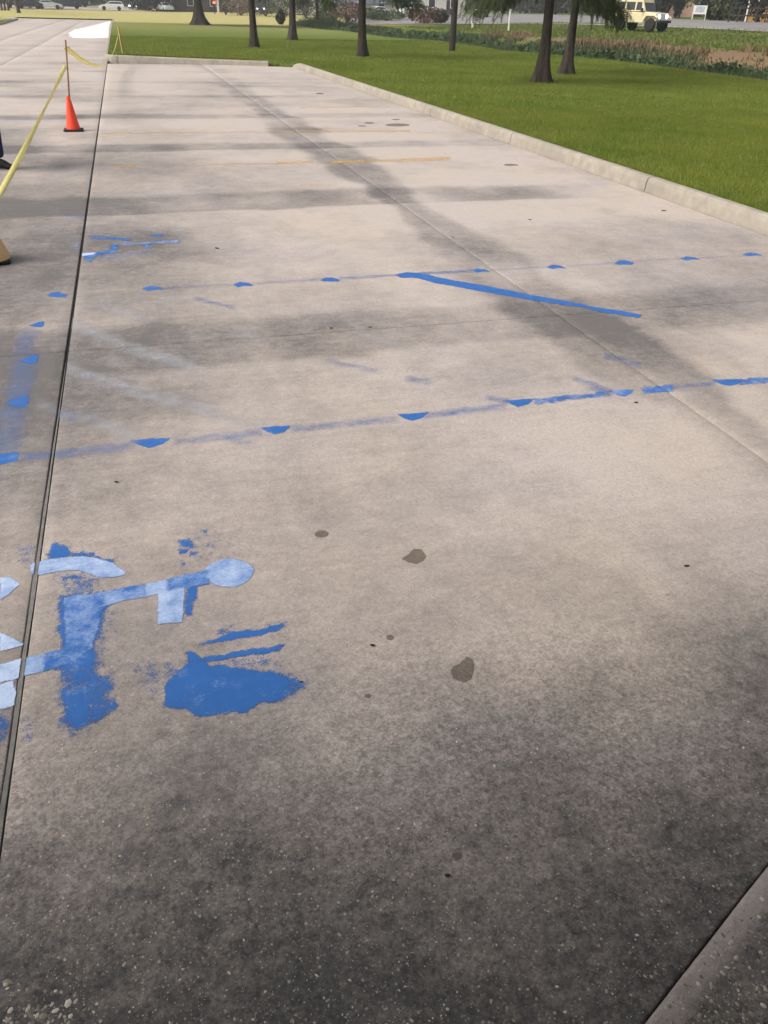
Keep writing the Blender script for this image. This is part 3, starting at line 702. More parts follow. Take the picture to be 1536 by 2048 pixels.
# sun patch by the drive corner, painted near-white on the slabs
paint('painted_sun_patch', [([(137, 71), (146, 60), (165, 56), (190, 50), (220, 42), (219, 60), (216, 76), (180, 77), (148, 76)], 1.3, .05, 0)], M_WHITE, .25, z=.006, label='bright sun patch painted on the drive')
# oil drops and grime
for cx, cy, rx, ry in [(644, 1068, 14, 7), (780, 1275, 8, 5), (736, 1392, 7, 4), (912, 1712, 10, 6)]:
    paint('oil_stain', [(ell(cx, cy, rx, ry, 12), 1, .004, 0)], M_OIL, .006)
paint('oil_stain', [([(803, 1118), (815, 1110), (828, 1098), (842, 1099), (853, 1112), (846, 1122), (832, 1129), (815, 1124)], 1, .004, 0)], M_OIL, .006)
paint('oil_stain', [([(899, 1345), (908, 1333), (922, 1326), (934, 1313), (945, 1318), (948, 1336), (944, 1358), (928, 1365), (908, 1358)], 1, .004, 0)], M_OIL, .006)
for cx, cy, rx, ry in [(970, 1530, 60, 34), (1185, 1440, 55, 34), (1525, 1215, 45, 10), (100, 1010, 30, 20)]:
    paint('grime_spot', [(ell(cx, cy, rx, ry, 16), .40, .09, 0)], M_GRIME, .010)
for cx, cy, rx, ry in [(795, 250, 24, 3), (738, 246, 9, 1.5), (792, 239, 8, 1.2), (724, 252, 8, 1.2), (1022, 330, 13, 2), (640, 187, 8, 1.5)]:
    paint('oil_stain', [(ell(cx, cy, rx, ry, 12), .9, .04, 0)], M_OIL, .03)

# ------------------------------------------------------------------ pebbles in the worn surface (too many to count)
def pebbles():
    V = []; Fq = []; n = 0; V8 = np.array([(1, 0, 0), (.6, .75, 0), (-.3, .95, 0), (-1, .1, 0), (-.5, -.85, 0), (.55, -.8, 0), (.2, .2, 1), (-.2, -.2, .95)])
    fc = [(0, 1, 6), (1, 2, 6), (2, 3, 7), (3, 4, 7), (4, 5, 7), (5, 0, 6), (6, 2, 7), (7, 5, 6)]
    pts = []
    r_ = np.random.default_rng(5)
    for _ in range(1700):
        px, py = r_.uniform(-40, 1560), 2060-620*r_.random()**1.7; x, y = gp(px, py)
        zb = 0.0
        if x > apron_x(y)+.03: zb = .012
        elif x > apron_x(y)-.012: continue
        if abs(x-JX1) < .014: continue
        pts.append((x, y, zb, .0013+.0022*r_.random()**3))
    for _ in range(120):
        px, py = 60+r_.normal()*70, 2030+r_.normal()*32; x, y = gp(px, py); pts.append((x, y, 0, .0022+.0050*r_.random()**2))
    for _ in range(260):
        px, py = r_.uniform(1290, 1550), r_.uniform(1800, 2060); x, y = gp(px, py)
        if x > apron_x(y)+.03: pts.append((x, y, .012, .0016+.0042*r_.random()**2))
    A = []
    for x, y, zb, s in pts:
        a = r_.uniform(0, 6.28); c, q = math.cos(a), math.sin(a); sx, sy = s*r_.uniform(.8, 1.6), s*r_.uniform(.7, 1.0)
        P = V8*np.array([sx, sy, s*.35]); P = np.stack([P[:, 0]*c-P[:, 1]*q+x, P[:, 0]*q+P[:, 1]*c+y, P[:, 2]+zb+.0001], -1)
        V.append(P); Fq.append(np.array(fc)+n); n += 8; A.append(np.full(8, r_.random()**1.7))
    nt_ = NT('pebble'); nt_.set(nt_.mix(nt_.attr('tone'), (.17, .145, .110), (.66, .60, .50)), .5, .5)
    o = link('pebbles', mesh_np('pebbles', np.concatenate(V), np.concatenate(Fq), {'tone': np.concatenate(A)}), nt_.m)
    tag(o, 'tiny pale pebbles showing in the worn near concrete', kind='stuff')
pebbles()

# ------------------------------------------------------------------ grass
def blades(name, P, h, wd, mat, lean=.35, label='', seed=1, Z=None, tone=None):
    r_ = np.random.default_rng(seed); n = len(P)
    a = r_.uniform(0, 2*np.pi, n); hh = h*r_.uniform(.55, 1.25, n); ww = wd*r_.uniform(.7, 1.3, n)
    dx, dy = np.cos(a), np.sin(a); la = r_.uniform(0, 2*np.pi, n); ll = lean*hh*r_.uniform(.2, 1, n)
    z = Z if Z is not None else zt(P[:, 0], P[:, 1])+gap_dip(P[:, 0], P[:, 1])
    b = np.stack([P[:, 0], P[:, 1], z-.004], -1); off = np.stack([dx*ww, dy*ww, 0*ww], -1)*.5
    top = b+np.stack([np.cos(la)*ll, np.sin(la)*ll, hh], -1)
    V = np.stack([b-off, b+off, top], 1).reshape(-1, 3); Fq = np.arange(3*n).reshape(-1, 3)
    return tag(link(name, mesh_np(name, V, Fq), mat), label, kind='stuff')
def sample_lawn(n, x0, x1, y0, y1, seed):
    r_ = np.random.default_rng(seed); x = r_.uniform(x0, x1, n); y = r_.uniform(y0, y1, n)
    L = np.array([lawn_left(v) for v in np.arange(y0-1, y1+1, .05)]); Ly = np.interp(y, np.arange(y0-1, y1+1, .05), L)
    k = x > Ly+.005
    return np.stack([x[k], y[k]], -1)
P1 = sample_lawn(260000, 5.4, 11.5, 4.5, 15, 1)
P2 = sample_lawn(200000, 5.4, 18.2, 12, 30, 2)
P3 = sample_lawn(130000, -.8, 18.5, 28, 52, 3)
blades('lawn_grass', np.concatenate([P1]), np.full(len(P1), .045), np.full(len(P1), .007), M_BLADE, .7, 'short mown grass on the near lawn', 1)
P23 = np.concatenate([P2, P3]); hw = np.concatenate([np.full(len(P2), .05), np.full(len(P3), .06)]); ww = np.concatenate([np.full(len(P2), .013), np.full(len(P3), .022)])
blades('lawn_grass', P23, hw, ww, M_BLADE, .7, 'mown grass on the farther lawn around the tree trunks', 2)
# ragged longer grass hanging over the back of the kerbs
r_ = np.random.default_rng(8); yk = r_.uniform(4, 28.7, 16000); PK = np.stack([KX+.135+.09*r_.random(16000)**2, yk], -1)
blades('kerb_edge_grass', PK, np.full(len(PK), .065), np.full(len(PK), .007), M_BLADE, .9, 'ragged grass along the back of the long kerb', 4, Z=np.full(len(PK), .125))
xk = r_.uniform(-.1, 4.9, 5000); PK = np.stack([xk, np.array([kerbB(v) if v < 4.5 else 29.2 for v in xk])+.17+.12*r_.random(5000)], -1)
blades('kerb_edge_grass', PK, np.full(len(PK), .08), np.full(len(PK), .02), M_BLADE, .6, 'grass along the back of the far kerb', 5)
# ditch weeds
def weeds(n, seed, s0, s1, y0, y1, h, w_, mat, label, name, hmod=None):
    r_ = np.random.default_rng(seed); s = r_.uniform(s0, s1, n); y = y0+(y1-y0)*r_.random(n)**1.3
    x = 17.6+s; cl = fbm(x*.8, y*.5, 3); k = r_.random(n) < (sstep(.25, .6, cl)*.9+.15 if name != 'dead_grass' else sstep(.48, .58, cl))
    P = np.stack([x[k], y[k]], -1); H = h*(.5+1.1*cl[k])
    if hmod is not None: H = H*hmod(s[k])
    return blades(name, P, H, np.full(len(P), w_)*(1+y[k]/60), mat, .55, label, seed)
weeds(60000, 11, .1, 7.6, 16, 100, 1.0, .05, M_BLADE2, 'rank dark green weeds filling the ditch', 'ditch_weeds', lambda s: np.interp(s, [0, 1.0, 2.4, 5, 7, 8], [.10, .30, .75, .50, .25, .10]))
weeds(6000, 12, 7.2, 9.0, 22, 62, .22, .07, M_DEAD, 'dead brown grass on the far ditch bank', 'dead_grass')
M_VERGE = leaf('verge_blade', (.105, .145, .028), (.165, .195, .045), (.24, .22, .09), .3, .5)
weeds(40000, 13, 8.2, 26, 18, 85, .12, .06, M_VERGE, 'green verge grass below the highway', 'verge_grass')
def ditch_clumps():
    r2 = np.random.default_rng(77); Vs, Fs, k = [], [], 0
    for _ in range(420):
        y = 18+70*r2.random()**1.4; sv = r2.uniform(.9, 4.6); x = 17.6+sv
        V, Fq = crown_blob((x, y, zz(x, y)+.22), r2.uniform(.35, .95), r2.uniform(.22, .50), 170, .11+.0016*y, int(r2.integers(1e6)), .3); Vs.append(V); Fs.append(Fq+k); k += len(V)
    tag(link('ditch_clumps', mesh_np('ditch_clumps', np.concatenate(Vs), np.concatenate(Fs)), M_DITCH), 'bushy dark green clumps growing along the ditch', kind='stuff')
# tuft in the near right corner
cx, cy = gp(1542, 2046); r_ = np.random.default_rng(9); PT = np.stack([cx+r_.normal(size=260)*.012, cy-.012+r_.normal(size=260)*.010], -1)
tuft = blades('grass_tuft', PT, np.full(260, .02), np.full(260, .0016), LEAFS['dark'], .9, 'dark grass tuft at the corner of the walk', 14, Z=np.full(260, .012))

# ------------------------------------------------------------------ trees
def trunk_mesh(r0, h, flare=1.7, fh=.6, lean=(0, 0), seed=0, n=20, roots=5, taper=.45):
    r_ = random.Random(seed); rs = []; zs = [-.12, 0, .04, .1, .18, .28, .4, .55, .75, 1.0, 1.3, 1.7, 2.2, 2.8, 3.6, 4.6, 6, h]
    zs = [z for z in zs if z <= h]; ph = [r_.uniform(0, 6.28) for _ in range(4)]
    for z in zs:
        k = 1-taper*max(0, z)/h; fl = 1+(flare-1)*math.exp(-max(z, 0)/fh*1.9)
        q = []
        for j in range(n):
            a = 2*math.pi*j/n; rr = r0*k*fl*(1+.10*(fl-1)*3*math.cos(roots*a+ph[0])*.6+.035*math.sin(9*a+ph[1]+z*.7)+.03*math.sin(3*a+ph[2]+z*1.3)+r_.uniform(-.02, .02))
            q.append((rr*math.cos(a)+lean[0]*z+.03*math.sin(z*.9+ph[3]), rr*math.sin(a)+lean[1]*z, z))
        rs.append(q)
    return MB().rings(rs)
def spray_geo():
    """one feathery drooping twig: narrow leaflets both sides, about 1 unit long along +x"""
    V = []; Fq = []
    for i in range(11):
        t = i/10; x = t; z = -.22*t*t; L = .26*(1-.55*t)
        for s in (-1, 1):
            n = len(V); V += [(x-.035, 0, z), (x+.035, 0, z), (x+.07, s*L, z-.10)]; Fq.append((n, n+1, n+2))
    return np.array(V), np.array(Fq)
SPV, SPF = spray_geo()
def sprays(points, dirs, sizes, droop, seed=0):
    r_ = np.random.default_rng(seed); V = []; Fq = []; n = 0
    for p, d, s, dr in zip(points, dirs, sizes, droop):
        d = np.array([d[0], d[1], -dr]); d = d/np.linalg.norm(d)
        a = np.cross(d, (0, 0, 1.0)); a /= np.linalg.norm(a)+1e-9; u = np.cross(a, d)
        th = r_.uniform(-.9, .9); a2 = a*math.cos(th)+u*math.sin(th); u2 = np.cross(a2, d)
        V.append(np.asarray(p)+s*(SPV[:, :1]*d+SPV[:, 1:2]*a2+SPV[:, 2:]*u2)); Fq.append(SPF+n); n += len(SPV)
    return np.concatenate(V), np.concatenate(Fq)
def cypress(px, py, r0, label, spread, zlow, seed, nspray=900, h=10.0, low=None, lean=(0, 0), sz=.42):
    x, y, z = hit(px, py); root = empty('cypress_tree', (x, y, z-.01)); tag(root, label, 'tree', 'cypress trees on the lawn')
    trunk_mesh(r0, h, 2.4 if py > 140 else 1.9, .80, lean, seed).build('trunk', M_BARK, root, True)
    r_ = random.Random(seed+50); br = MB(); P, D, S, DR = [], [], [], []
    nb = 34
    for i in range(nb):
        hz = zlow+.55+(h-zlow-1.2)*(i/(nb-1))**1.15; a = i*2.399+r_.uniform(-.4, .4); L = spread*(1-.72*(hz-zlow)/(h-zlow))*r_.uniform(.75, 1.1)
        pts = []
        for k in range(6):
            t = k/5; pts.append((lean[0]*hz+math.cos(a)*L*t, lean[1]*hz+math.sin(a)*L*t, hz+.25*L*t*(1-t)*1.2-.34*L*t*t))
        br.tube(pts, [r0*.16*(1-.85*k/5) for k in range(6)], 5)
        m_ = int(nspray/nb*(.6+.8*L/spread))
        for _ in range(m_):
            t = r_.uniform(.22, 1.03); q = t*5; i0 = min(4, int(q)); f_ = q-i0
            b = [pts[i0][c]*(1-f_)+pts[i0+1][c]*f_ for c in range(3)]
            aa = a+r_.choice((-1, 1))*r_.uniform(.2, 1.3)
            P.append((b[0]+r_.gauss(0, .10), b[1]+r_.gauss(0, .10), b[2]+r_.gauss(0, .08))); D.append((math.cos(aa), math.sin(aa))); S.append(sz*r_.uniform(.6, 1.25)); DR.append(r_.uniform(.15, 1.5))
    # extra low drooping branch ends that hang into the picture
    for (ang, dist, zz_, n_) in (low or []):
        pts = [(0, 0, zz_+.75), (math.cos(ang)*dist*.5, math.sin(ang)*dist*.5, zz_+.72), (math.cos(ang)*dist, math.sin(ang)*dist, zz_+.25)]
        br.tube(pts, [r0*.14, r0*.09, .008], 5)
        for _ in range(n_):
            t = r_.uniform(.35, 1.05); k = 2*t; i0 = 0 if k < 1 else 1; f_ = k-i0
            b = [pts[i0][c]*(1-f_)+pts[i0+1][c]*f_ for c in range(3)]
            aa = ang+r_.uniform(-1.4, 1.4); P.append((b[0]+r_.gauss(0, .16), b[1]+r_.gauss(0, .16), b[2]+r_.gauss(0, .10))); D.append((math.cos(aa), math.sin(aa))); S.append(sz*r_.uniform(.55, 1.1)); DR.append(r_.uniform(.5, 2.4))
    br.build('branches', M_BARK, root, True)
    V, Fq = sprays(P, D, S, DR, seed); link('crown', mesh_np('crown', V, Fq), M_CYP, root)
    return root
cr, cl_ = YAW*-1, math.pi-YAW       # camera right / left as world angles
cypress(1080, 166, .118, 'thick foreground tree trunk nearest the car park, front one of the close pair', 2.0, 1.75, 1, 1500, 10, [(cr+.1, 1.6, 1.35, 50), (cl_+.1, 1.9, 1.45, 90), (cl_-.5, 1.3, 1.6, 70), (cr-.6, 1.2, 1.6, 60), (cl_+.6, 2.2, 1.5, 70)], (.012, 0))
cypress(1131, 149, .112, 'slightly slimmer tree standing just behind the thick foreground trunk', 1.7, 1.9, 2, 1400, 10, [(cr+.2, 1.3, 1.45, 80), (cr-.3, 1.5, 1.20, 60), (cr+.5, 1.1, 1.6, 60)], (.004, 0))
cypress(725, 114, .135, 'tree in the middle of the lawn beside the bay corner', 2.3, 1.9, 3, 1000, 11, [(cr, 1.7, 1.55, 90), (cl_, 1.3, 1.7, 50)], (0, 0), .5)
cypress(507, 95, .138, 'bare tree trunk just behind the far kerb of the bay', 2.2, 2.6, 4, 700, 11, None, (0, 0), .5)
cypress(586, 81, .175, 'tree behind and right of the bare trunk, left of the mid lawn tree', 2.4, 2.3, 5, 700, 11, [(cl_, 1.6, 1.9, 50)], (0, 0), .55)
cypress(635, 54, .17, 'thin distant tree on the sunlit grass with leafy low branches', 2.6, 2.0, 6, 700, 10, [(cl_, 1.8, 1.7, 70), (cr, 1.8, 1.8, 50)], (0, 0), .6)
def crown_blob(c, rx, rz, n, size, seed, shell=.55):
    r_ = np.random.default_rng(seed); d = r_.normal(size=(n, 3)); d /= np.linalg.norm(d, axis=1)[:, None]
    rad = (shell+(1-shell)*r_.random(n))**.6
    k = .72+.5*fbm(d[:, 0]*2.3+seed, d[:, 1]*2.3+d[:, 2]*1.7, 3)
    P = np.asarray(c)+d*(rad*k)[:, None]*np.array([rx, rx, rz])
    a = r_.normal(size=(n, 3)); a /= np.linalg.norm(a, axis=1)[:, None]; b = np.cross(a, r_.normal(size=(n, 3))); b /= np.linalg.norm(b, axis=1)[:, None]
    s = (size*r_.uniform(.5, 1.3, n))[:, None]
    V = np.stack([P-a*s*.5, P+b*s*.35, P+a*s*.5, P-b*s*.35], 1).reshape(-1, 3)
    return V, np.arange(4*n).reshape(-1, 4)
x, y, z = hit(400, 50); oak = empty('oak_tree', (x, y, z-.02)); tag(oak, 'massive dark tree trunk with flaring roots at the back of the lawn', 'tree')
trunk_mesh(.36, 7, 2.5, 1.3, (0, 0), 21, 24, 6).build('trunk', M_OAKB, oak, True)
b = MB(); 
for i in range(9):
    a = i*.7; b.tube([(0, 0, 3.8+.25*i), (math.cos(a)*2.2, math.sin(a)*2.2, 5.6+.2*i), (math.cos(a)*4.5, math.sin(a)*4.5, 6.6+.3*i)], [.3, .2, .08], 7)
b.build('branches', M_OAKB, oak, True)
V, Fq = crown_blob((0, 0, 8), 7, 3.6, 9000, .55, 5); link('crown', mesh_np('crown', V, Fq), M_OAK, oak)
M_DITCH = leaf('ditch_leaf', (.035, .068, .030), (.070, .110, .045), (.12, .14, .07), .2, 1.2)
ditch_clumps()
# small saplings at the far left
def sapling(px, py, r0, h, label, seed, mat='grey'):
    x, y, z = hit(px, py); t = empty('young_tree', (x, y, z-.02)); tag(t, label, 'tree', 'young trees at the far left')
    trunk_mesh(r0, h, 1.5, .4, (0, 0), seed, 10).build('trunk', M_OAKB, t, True)
    V, Fq = crown_blob((0, 0, h+.8), 2.0, 1.8, 1500, .4, seed); link('crown', mesh_np('crown', V, Fq), LEAFS[mat], t)
sapling(38, 26, .22, 5, 'young tree with mulched foot on the left verge', 31)
for i, px in enumerate((4, 11, 18)): sapling(px, 21, .16, 5, ['leftmost slim trunk at the left edge of the picture', 'middle slim trunk of three at the left edge', 'right slim trunk of three at the left edge'][i], 33+i)

# utility pole
x, y, z = hit(904, 103); up = empty('utility_pole', (x, y, z)); tag(up, 'dark straight wooden utility pole standing in the lawn before the ditch', 'pole')
MB().rings([[(r0*math.cos(t), r0*math.sin(t), h) for t in np.linspace(0, 2*math.pi, 16, endpoint=False)] for r0, h in ((.14, -.1), (.14, 0), (.138, 2), (.11, 9))]).build('pole_shaft', M_POLEW, up, True)
MB().box(-1.2, 1.2, -.06, .06, 8.2, 8.34).build('crossarm', M_POLEW, up)

# ------------------------------------------------------------------ shrubs and the far wood
def shrub(px, py, w_, h, key, label, n=900, size=.28, seed=0, name='shrub', cat='shrub', group=None, dist=None):
    if dist: x, y, _ = at(px, py, dist); z = zz(x, y)
    else: x, y, z = hit(px, py)
    t = empty(name, (x, y, z-.03)); tag(t, label, cat, group)
    r_ = random.Random(seed); b = MB()
    for i in range(5):
        a = i*1.26+r_.random(); b.tube([(0, 0, 0), (math.cos(a)*w_*.12, math.sin(a)*w_*.12, h*.4), (math.cos(a)*w_*.28, math.sin(a)*w_*.28, h*.8)], [.05+.02*h, .03+.008*h, .01], 5)
    b.build('stems', M_OAKB, t)
    r2 = np.random.default_rng(seed); Vs, Fs, k = [], [], 0
    for i in range(4):
        c = (r2.uniform(-.22, .22)*w_, r2.uniform(-.22, .22)*w_, h*r2.uniform(.42, .6)); V, Fq = crown_blob(c, w_*r2.uniform(.3, .42), h*r2.uniform(.38, .52), n//4, size, seed*7+i)
        V[:, 2] = np.maximum(V[:, 2], .02); Vs.append(V); Fs.append(Fq+k); k += len(V)
    link('crown', mesh_np('crown', np.concatenate(Vs), np.concatenate(Fs)), LEAFS[key], t)
    return t
SH = [(852, 48, 5.4, 1.75, 'rust', 'russet brown mounded bush at the highway edge beyond the ditch'), (880, 48, 2.2, 1.3, 'dark', 'small dark green bush at the right end of the russet mound'),
      (695, 45, 4.5, 2.2, 'rust', 'reddish bush seen just left of the mid lawn tree trunk'), (662, 42, 4.0, 1.7, 'olive', 'low olive bush right of the thin distant tree'),
      (612, 38, 4.6, 3.4, 'olive', 'tall olive bush between the two back trunks'), (566, 36, 5.5, 2.8, 'olive', 'broad olive bush left of the second back trunk'),
      (560, 49, 1.1, 1.5, 'olive', 'tiny sapling bush standing alone on the sunlit grass'), (482, 31, 7, 2.6, 'tan', 'straw coloured scrub left of the bare trunk'),
      (532, 33, 6, 2.4, 'grey', 'grey green scrub right of the bare trunk'), (452, 30, 4.5, 3.6, 'dark', 'dark bush by the white post behind the massive trunk'),
      (775, 42, 7, 1.4, 'green', 'low pale green scrub left of the russet mound'), (742, 40, 4, 1.5, 'olive', 'low olive scrub right of the mid lawn tree trunk')]
for i, (px, py, w_, h, key, lb) in enumerate(SH): shrub(px, py, w_, h, key, lb, 1100, .26, 60+i)
# evergreens and hedges across the highway
EV = [(1357, 37, 1.6, 4.5, 'dark', 'narrow dark evergreen right of the cream off-road vehicle'), (1330, 36, 6, 5.5, 'dark', 'dark tree behind the front of the cream off-road vehicle'),
      (1420, 40, 4.0, 2.4, 'dark', 'dark clipped bush right of the white notice board'), (1440, 40, 8, 7, 'green', 'green tree behind the clipped dark bush'),
      (1484, 43, 3, 5.5, 'dark', 'dark trunked tree left of the orange lit house'), (1465, 41, 6, 3, 'olive', 'olive hedge between the green tree and the dark trunked tree'),
      (1512, 45, 5, 6.5, 'dark', 'dark tree just left of the orange lit house'), (1250, 33, 9, 7, 'dark', 'dark tree across the highway behind the cream vehicle'),
      (1185, 31, 10, 7, 'dark', 'dark tree across the highway right of the close pair of trunks'), (1110, 29, 10, 7, 'dark', 'dark tree across the highway between the close pair of trunks'),
      (1040, 27, 10, 7, 'dark', 'dark tree across the highway left of the close pair of trunks'), (960, 26, 9, 6, 'dark', 'dark tree across the highway right of the utility pole')]
for i, (px, py, w_, h, key, lb) in enumerate(EV): shrub(px, py, w_, h, key, lb, 1500, .42, 90+i, 'evergreen_tree' if h > 4 else 'hedge_bush', 'tree' if h > 4 else 'bush')
DT = [(315, 23, 10, 7, 'dark', 'dark tree mass right of the white parked wagon'), (170, 15, 16, 8, 'grey', 'grey hazy tree between the parked black and white cars'), (285, 21, 7, 6, 'dark', 'dark tree behind the headlights at the far left'),
      (20, 16, 16, 8, 'grey', 'grey hazy tree behind the slim trunks at the left edge')]
for i, (px, py, w_, h, key, lb) in enumerate(DT): shrub(px, py, w_, h, key, lb, 1600, .6, 120+i, 'distant_tree', 'tree')
def far_wood():
    Vs, Fs, k = [], [], 0; r2 = np.random.default_rng(44)
    for a in np.linspace(-.62, 1.35, 130):
        d = r2.uniform(235, 275) if a < .42 else r2.uniform(165, 190)+max(0, .9-a)*40
        x, y = math.sin(a)*d, math.cos(a)*d
        V, Fq = crown_blob((x, y, zz(x, y)+3.5), r2.uniform(4.5, 8), r2.uniform(5, 8), 420, 1.3, int(r2.integers(1e6)), .3)
        V[:, 2] = np.maximum(V[:, 2], zz(x, y)); Vs.append(V); Fs.append(Fq+k); k += len(V)
    o = link('far_wood', mesh_np('far_wood', np.concatenate(Vs), np.concatenate(Fs)), LEAFS['grey']); tag(o, 'hazy wood closing the view behind road and field', 'wood', kind='stuff')
far_wood()

# ------------------------------------------------------------------ vehicles
M_TYRE = plain('tyre_rubber', (.02, .02, .021), .8, .3); M_RIM = plain('wheel_rim', (.35, .35, .36), .35, .5, .6)
M_GLASS = plain('car_glass', (.025, .03, .038), .12, .6, 0, .1); M_BLK = plain('black_trim', (.02, .02, .022), .5, .4)
M_HEAD = emitter('lit_headlamp', (1, .97, .88), 9.0); M_TAIL = emitter('lit_tail_lamp', (1, .12, .06), 3.0); M_LAMP = plain('clear_lamp', (.6, .6, .6), .2, .6); M_RED = plain('red_lamp', (.45, .03, .02), .3, .5)
def paintm(n, c): return plain(n, c, .3, .6, 0, .05)
def wheels(t, xs, ty, r_, wd=.22):
    for x in xs:
        for s in (-1, 1):
            w_ = empty('wheel'); w_.parent = t; w_.location = (x, s*ty, r_)
            MB().lathe([(r_*.62, -wd/2), (r_*.95, -wd/2), (r_, -wd/3), (r_, wd/3), (r_*.95, wd/2), (r_*.62, wd/2)], 20, axis='y').build('tyre', M_TYRE, w_, True)
            MB().lathe([(r_*.15, -wd*.42), (r_*.6, -wd*.42), (r_*.62, wd*.42), (r_*.15, wd*.42)], 14, axis='y').build('rim', M_RIM, w_, True)
def car(px, py, heading, colour, label, body='sedan', lit=False, group=None, dist=None):
    """heading: world angle the nose points to; +x local = nose"""
    if dist: x, y, _ = at(px, py, dist); z = zz(x, y)+.07
    else:
        x, y, z = hit(px, py, .06); z += .07
    t = empty({'sedan': 'parked_car', 'suv': 'parked_suv', 'wagon': 'parked_wagon', 'pickup': 'pickup_truck'}[body], (x, y, z), heading); tag(t, label, 'car' if body != 'pickup' else 'truck', group)
    if body == 'sedan': L, W, low, cab = 4.6, 1.8, [(-2.3, .35), (-2.28, .85), (-1.75, .98), (1.0, .98), (1.9, .86), (2.28, .70), (2.3, .35)], [(-1.85, .96), (-1.15, 1.40), (.05, 1.44), (1.1, .96)]
    elif body == 'suv': L, W, low, cab = 4.7, 1.9, [(-2.35, .4), (-2.33, 1.05), (1.1, 1.08), (2.0, 1.02), (2.3, .85), (2.35, .4)], [(-2.25, 1.05), (-2.0, 1.68), (.3, 1.72), (1.15, 1.06)]
    elif body == 'wagon': L, W, low, cab = 4.6, 1.8, [(-2.3, .35), (-2.28, .95), (1.0, .97), (1.9, .86), (2.28, .70), (2.3, .35)], [(-2.2, .94), (-1.9, 1.46), (.1, 1.48), (1.1, .96)]
    else: L, W, low, cab = 5.6, 1.95, [(-2.8, .5), (-2.8, 1.12), (1.4, 1.14), (2.6, 1.05), (2.8, .85), (2.8, .5)], [(-.7, 1.12), (-.55, 1.80), (.75, 1.82), (1.5, 1.12)]
    r_ = .33 if body in ('sedan', 'wagon') else .38
    xw = (-L*.29, L*.30)
    # lower body outline with wheel arches cut in
    arch = []
    for xc in reversed(xw):
        for k in range(9): a = math.pi*k/8; arch.append((xc+math.cos(a)*(r_+.07), r_+math.sin(a)*(r_+.05)))
    poly = low + [(p[0], max(p[1], low[0][1]-.08)) for p in arch]
    tum = lambda p: (p[0], p[1]*(1-.10*max(0, (p[2]-.5))/.6), p[2])
    MB().prism(poly, -W/2, W/2, tum).build('body', colour, t, False, .03)
    cw = W*.44
    MB().prism(cab, -cw, cw, lambda p: (p[0], p[1]*(1-.20*max(0, p[2]-.95)/.6), p[2])).build('roof', colour, t, False, .04)
    # side glass and screens, proud of the cabin
    (xa, za), (xb, zb), (xc, zc), (xd, zd) = cab
    sg = [(xa+.28*(xb-xa)+.12, za+.12), (xb+.10, zb-.10), (xc-.05, zc-.10), (xd-.25*(xd-xc)-.08, zd+.12)]
    for s in (-1, 1):
        MB().prism(sg, s*(cw*.995), s*(cw+.012), lambda p: (p[0], p[1]*(1-.20*max(0, p[2]-.95)/.6), p[2])).build('window', M_GLASS, t)
    for (p, q) in (((xc, zc), (xd, zd)), ((xb, zb), (xa, za))):
        a = Vector((p[0], 0, p[1])); b = Vector((q[0], 0, q[1])); d = (b-a); nn = Vector((-d.z, 0, d.x)).normalized(); 
        if nn.z < 0: nn = -nn
        lo, hi = a+d*.14, a+d*.86; v = []
        for c, k in ((lo, .82), (hi, .9)):
            for s in (-1, 1): v.append(c+nn*.014+Vector((0, s*cw*k*(1-.2*max(0, c.z-.95)/.6), 0)))
        MB().add([v[0], v[1], v[3], v[2]], [(0, 1, 2, 3)]).build('windscreen', M_GLASS, t)
    for s in (-1, 1):
        MB().box(low[-2][0]-.10, low[-2][0]+.015, s*W*.34-.16, s*W*.34+.16, low[-2][1]-.14, low[-2][1]+.02).build('headlight', M_HEAD if lit else M_LAMP, t, False, .02)
        MB().box(low[0][0]-.015, low[0][0]+.08, s*W*.38-.12, s*W*.38+.12, low[1][1]-.22, low[1][1]-.04).build('tail_light', M_RED, t, False, .02)
        MB().box(xd-.35, xd-.2, s*(W/2+.02), s*(W/2+.18), zd+.0, zd+.14).build('mirror', colour, t, False, .02)
        MB().box(-.1, .08, s*(W/2-.055), s*(W/2-.02), .80, .84).build('door_handle', M_BLK, t)
    MB().box(low[-1][0]-.1, low[-1][0]+.05, -W*.45, W*.45, low[0][1]-.06, low[0][1]+.16).build('bumper', colour if body != 'pickup' else M_RIM, t, False, .04)
    if body == 'pickup': MB().box(-2.65, -.8, -W*.40, W*.40, 1.135, 1.15).build('cargo_bed', M_BLK, t)
    wheels(t, xw, W/2-.12, r_); return t
WHT = paintm('white_car_paint', (.72, .73, .74)); SIL = paintm('silver_car_paint', (.50, .53, .55)); BLK = paintm('black_car_paint', (.012, .013, .016)); GRY = paintm('grey_car_paint', (.09, .10, .11)); CREAM = paintm('cream_paint', (.66, .58, .36))
G_ = 'cars in the distant car park'
car(100, 18.5, 0, SIL, 'pale silver sedan in the distant car park between two dark cars', 'sedan', False, G_)
car(60, 18, math.pi, BLK, 'black car left of the silver sedan in the distant car park', 'sedan', False, G_)
car(139, 18, 0, BLK, 'black sport utility car right of the silver sedan', 'suv', False, G_)
car(224, 21, math.pi, WHT, 'white wagon standing alone in the distant car park', 'wagon', False, G_)
car(270, 19, -math.pi/2-.2, GRY, 'dark car with bright headlamps facing us right of the white wagon', 'sedan', True, G_)
car(331, 23, -math.pi/2+.3, SIL, 'small silver car half hidden by the dark trees', 'sedan', False, G_)
car(596, 27, -math.pi/2-.1, WHT, 'approaching car with bright headlamps behind the second back trunk', 'suv', True, dist=175)
car(520, 22, -math.pi/2-.1, GRY, 'far car with headlamps right of the bare trunk', 'sedan', True, dist=185)
car(834, 24, math.pi+.3, WHT, 'white pickup truck on the highway left of the utility pole', 'pickup', False, dist=125)
car(962, 33, -math.pi/2-.35, GRY, 'dark car with lit headlamps on the highway right of the utility pole', 'suv', True, dist=128)
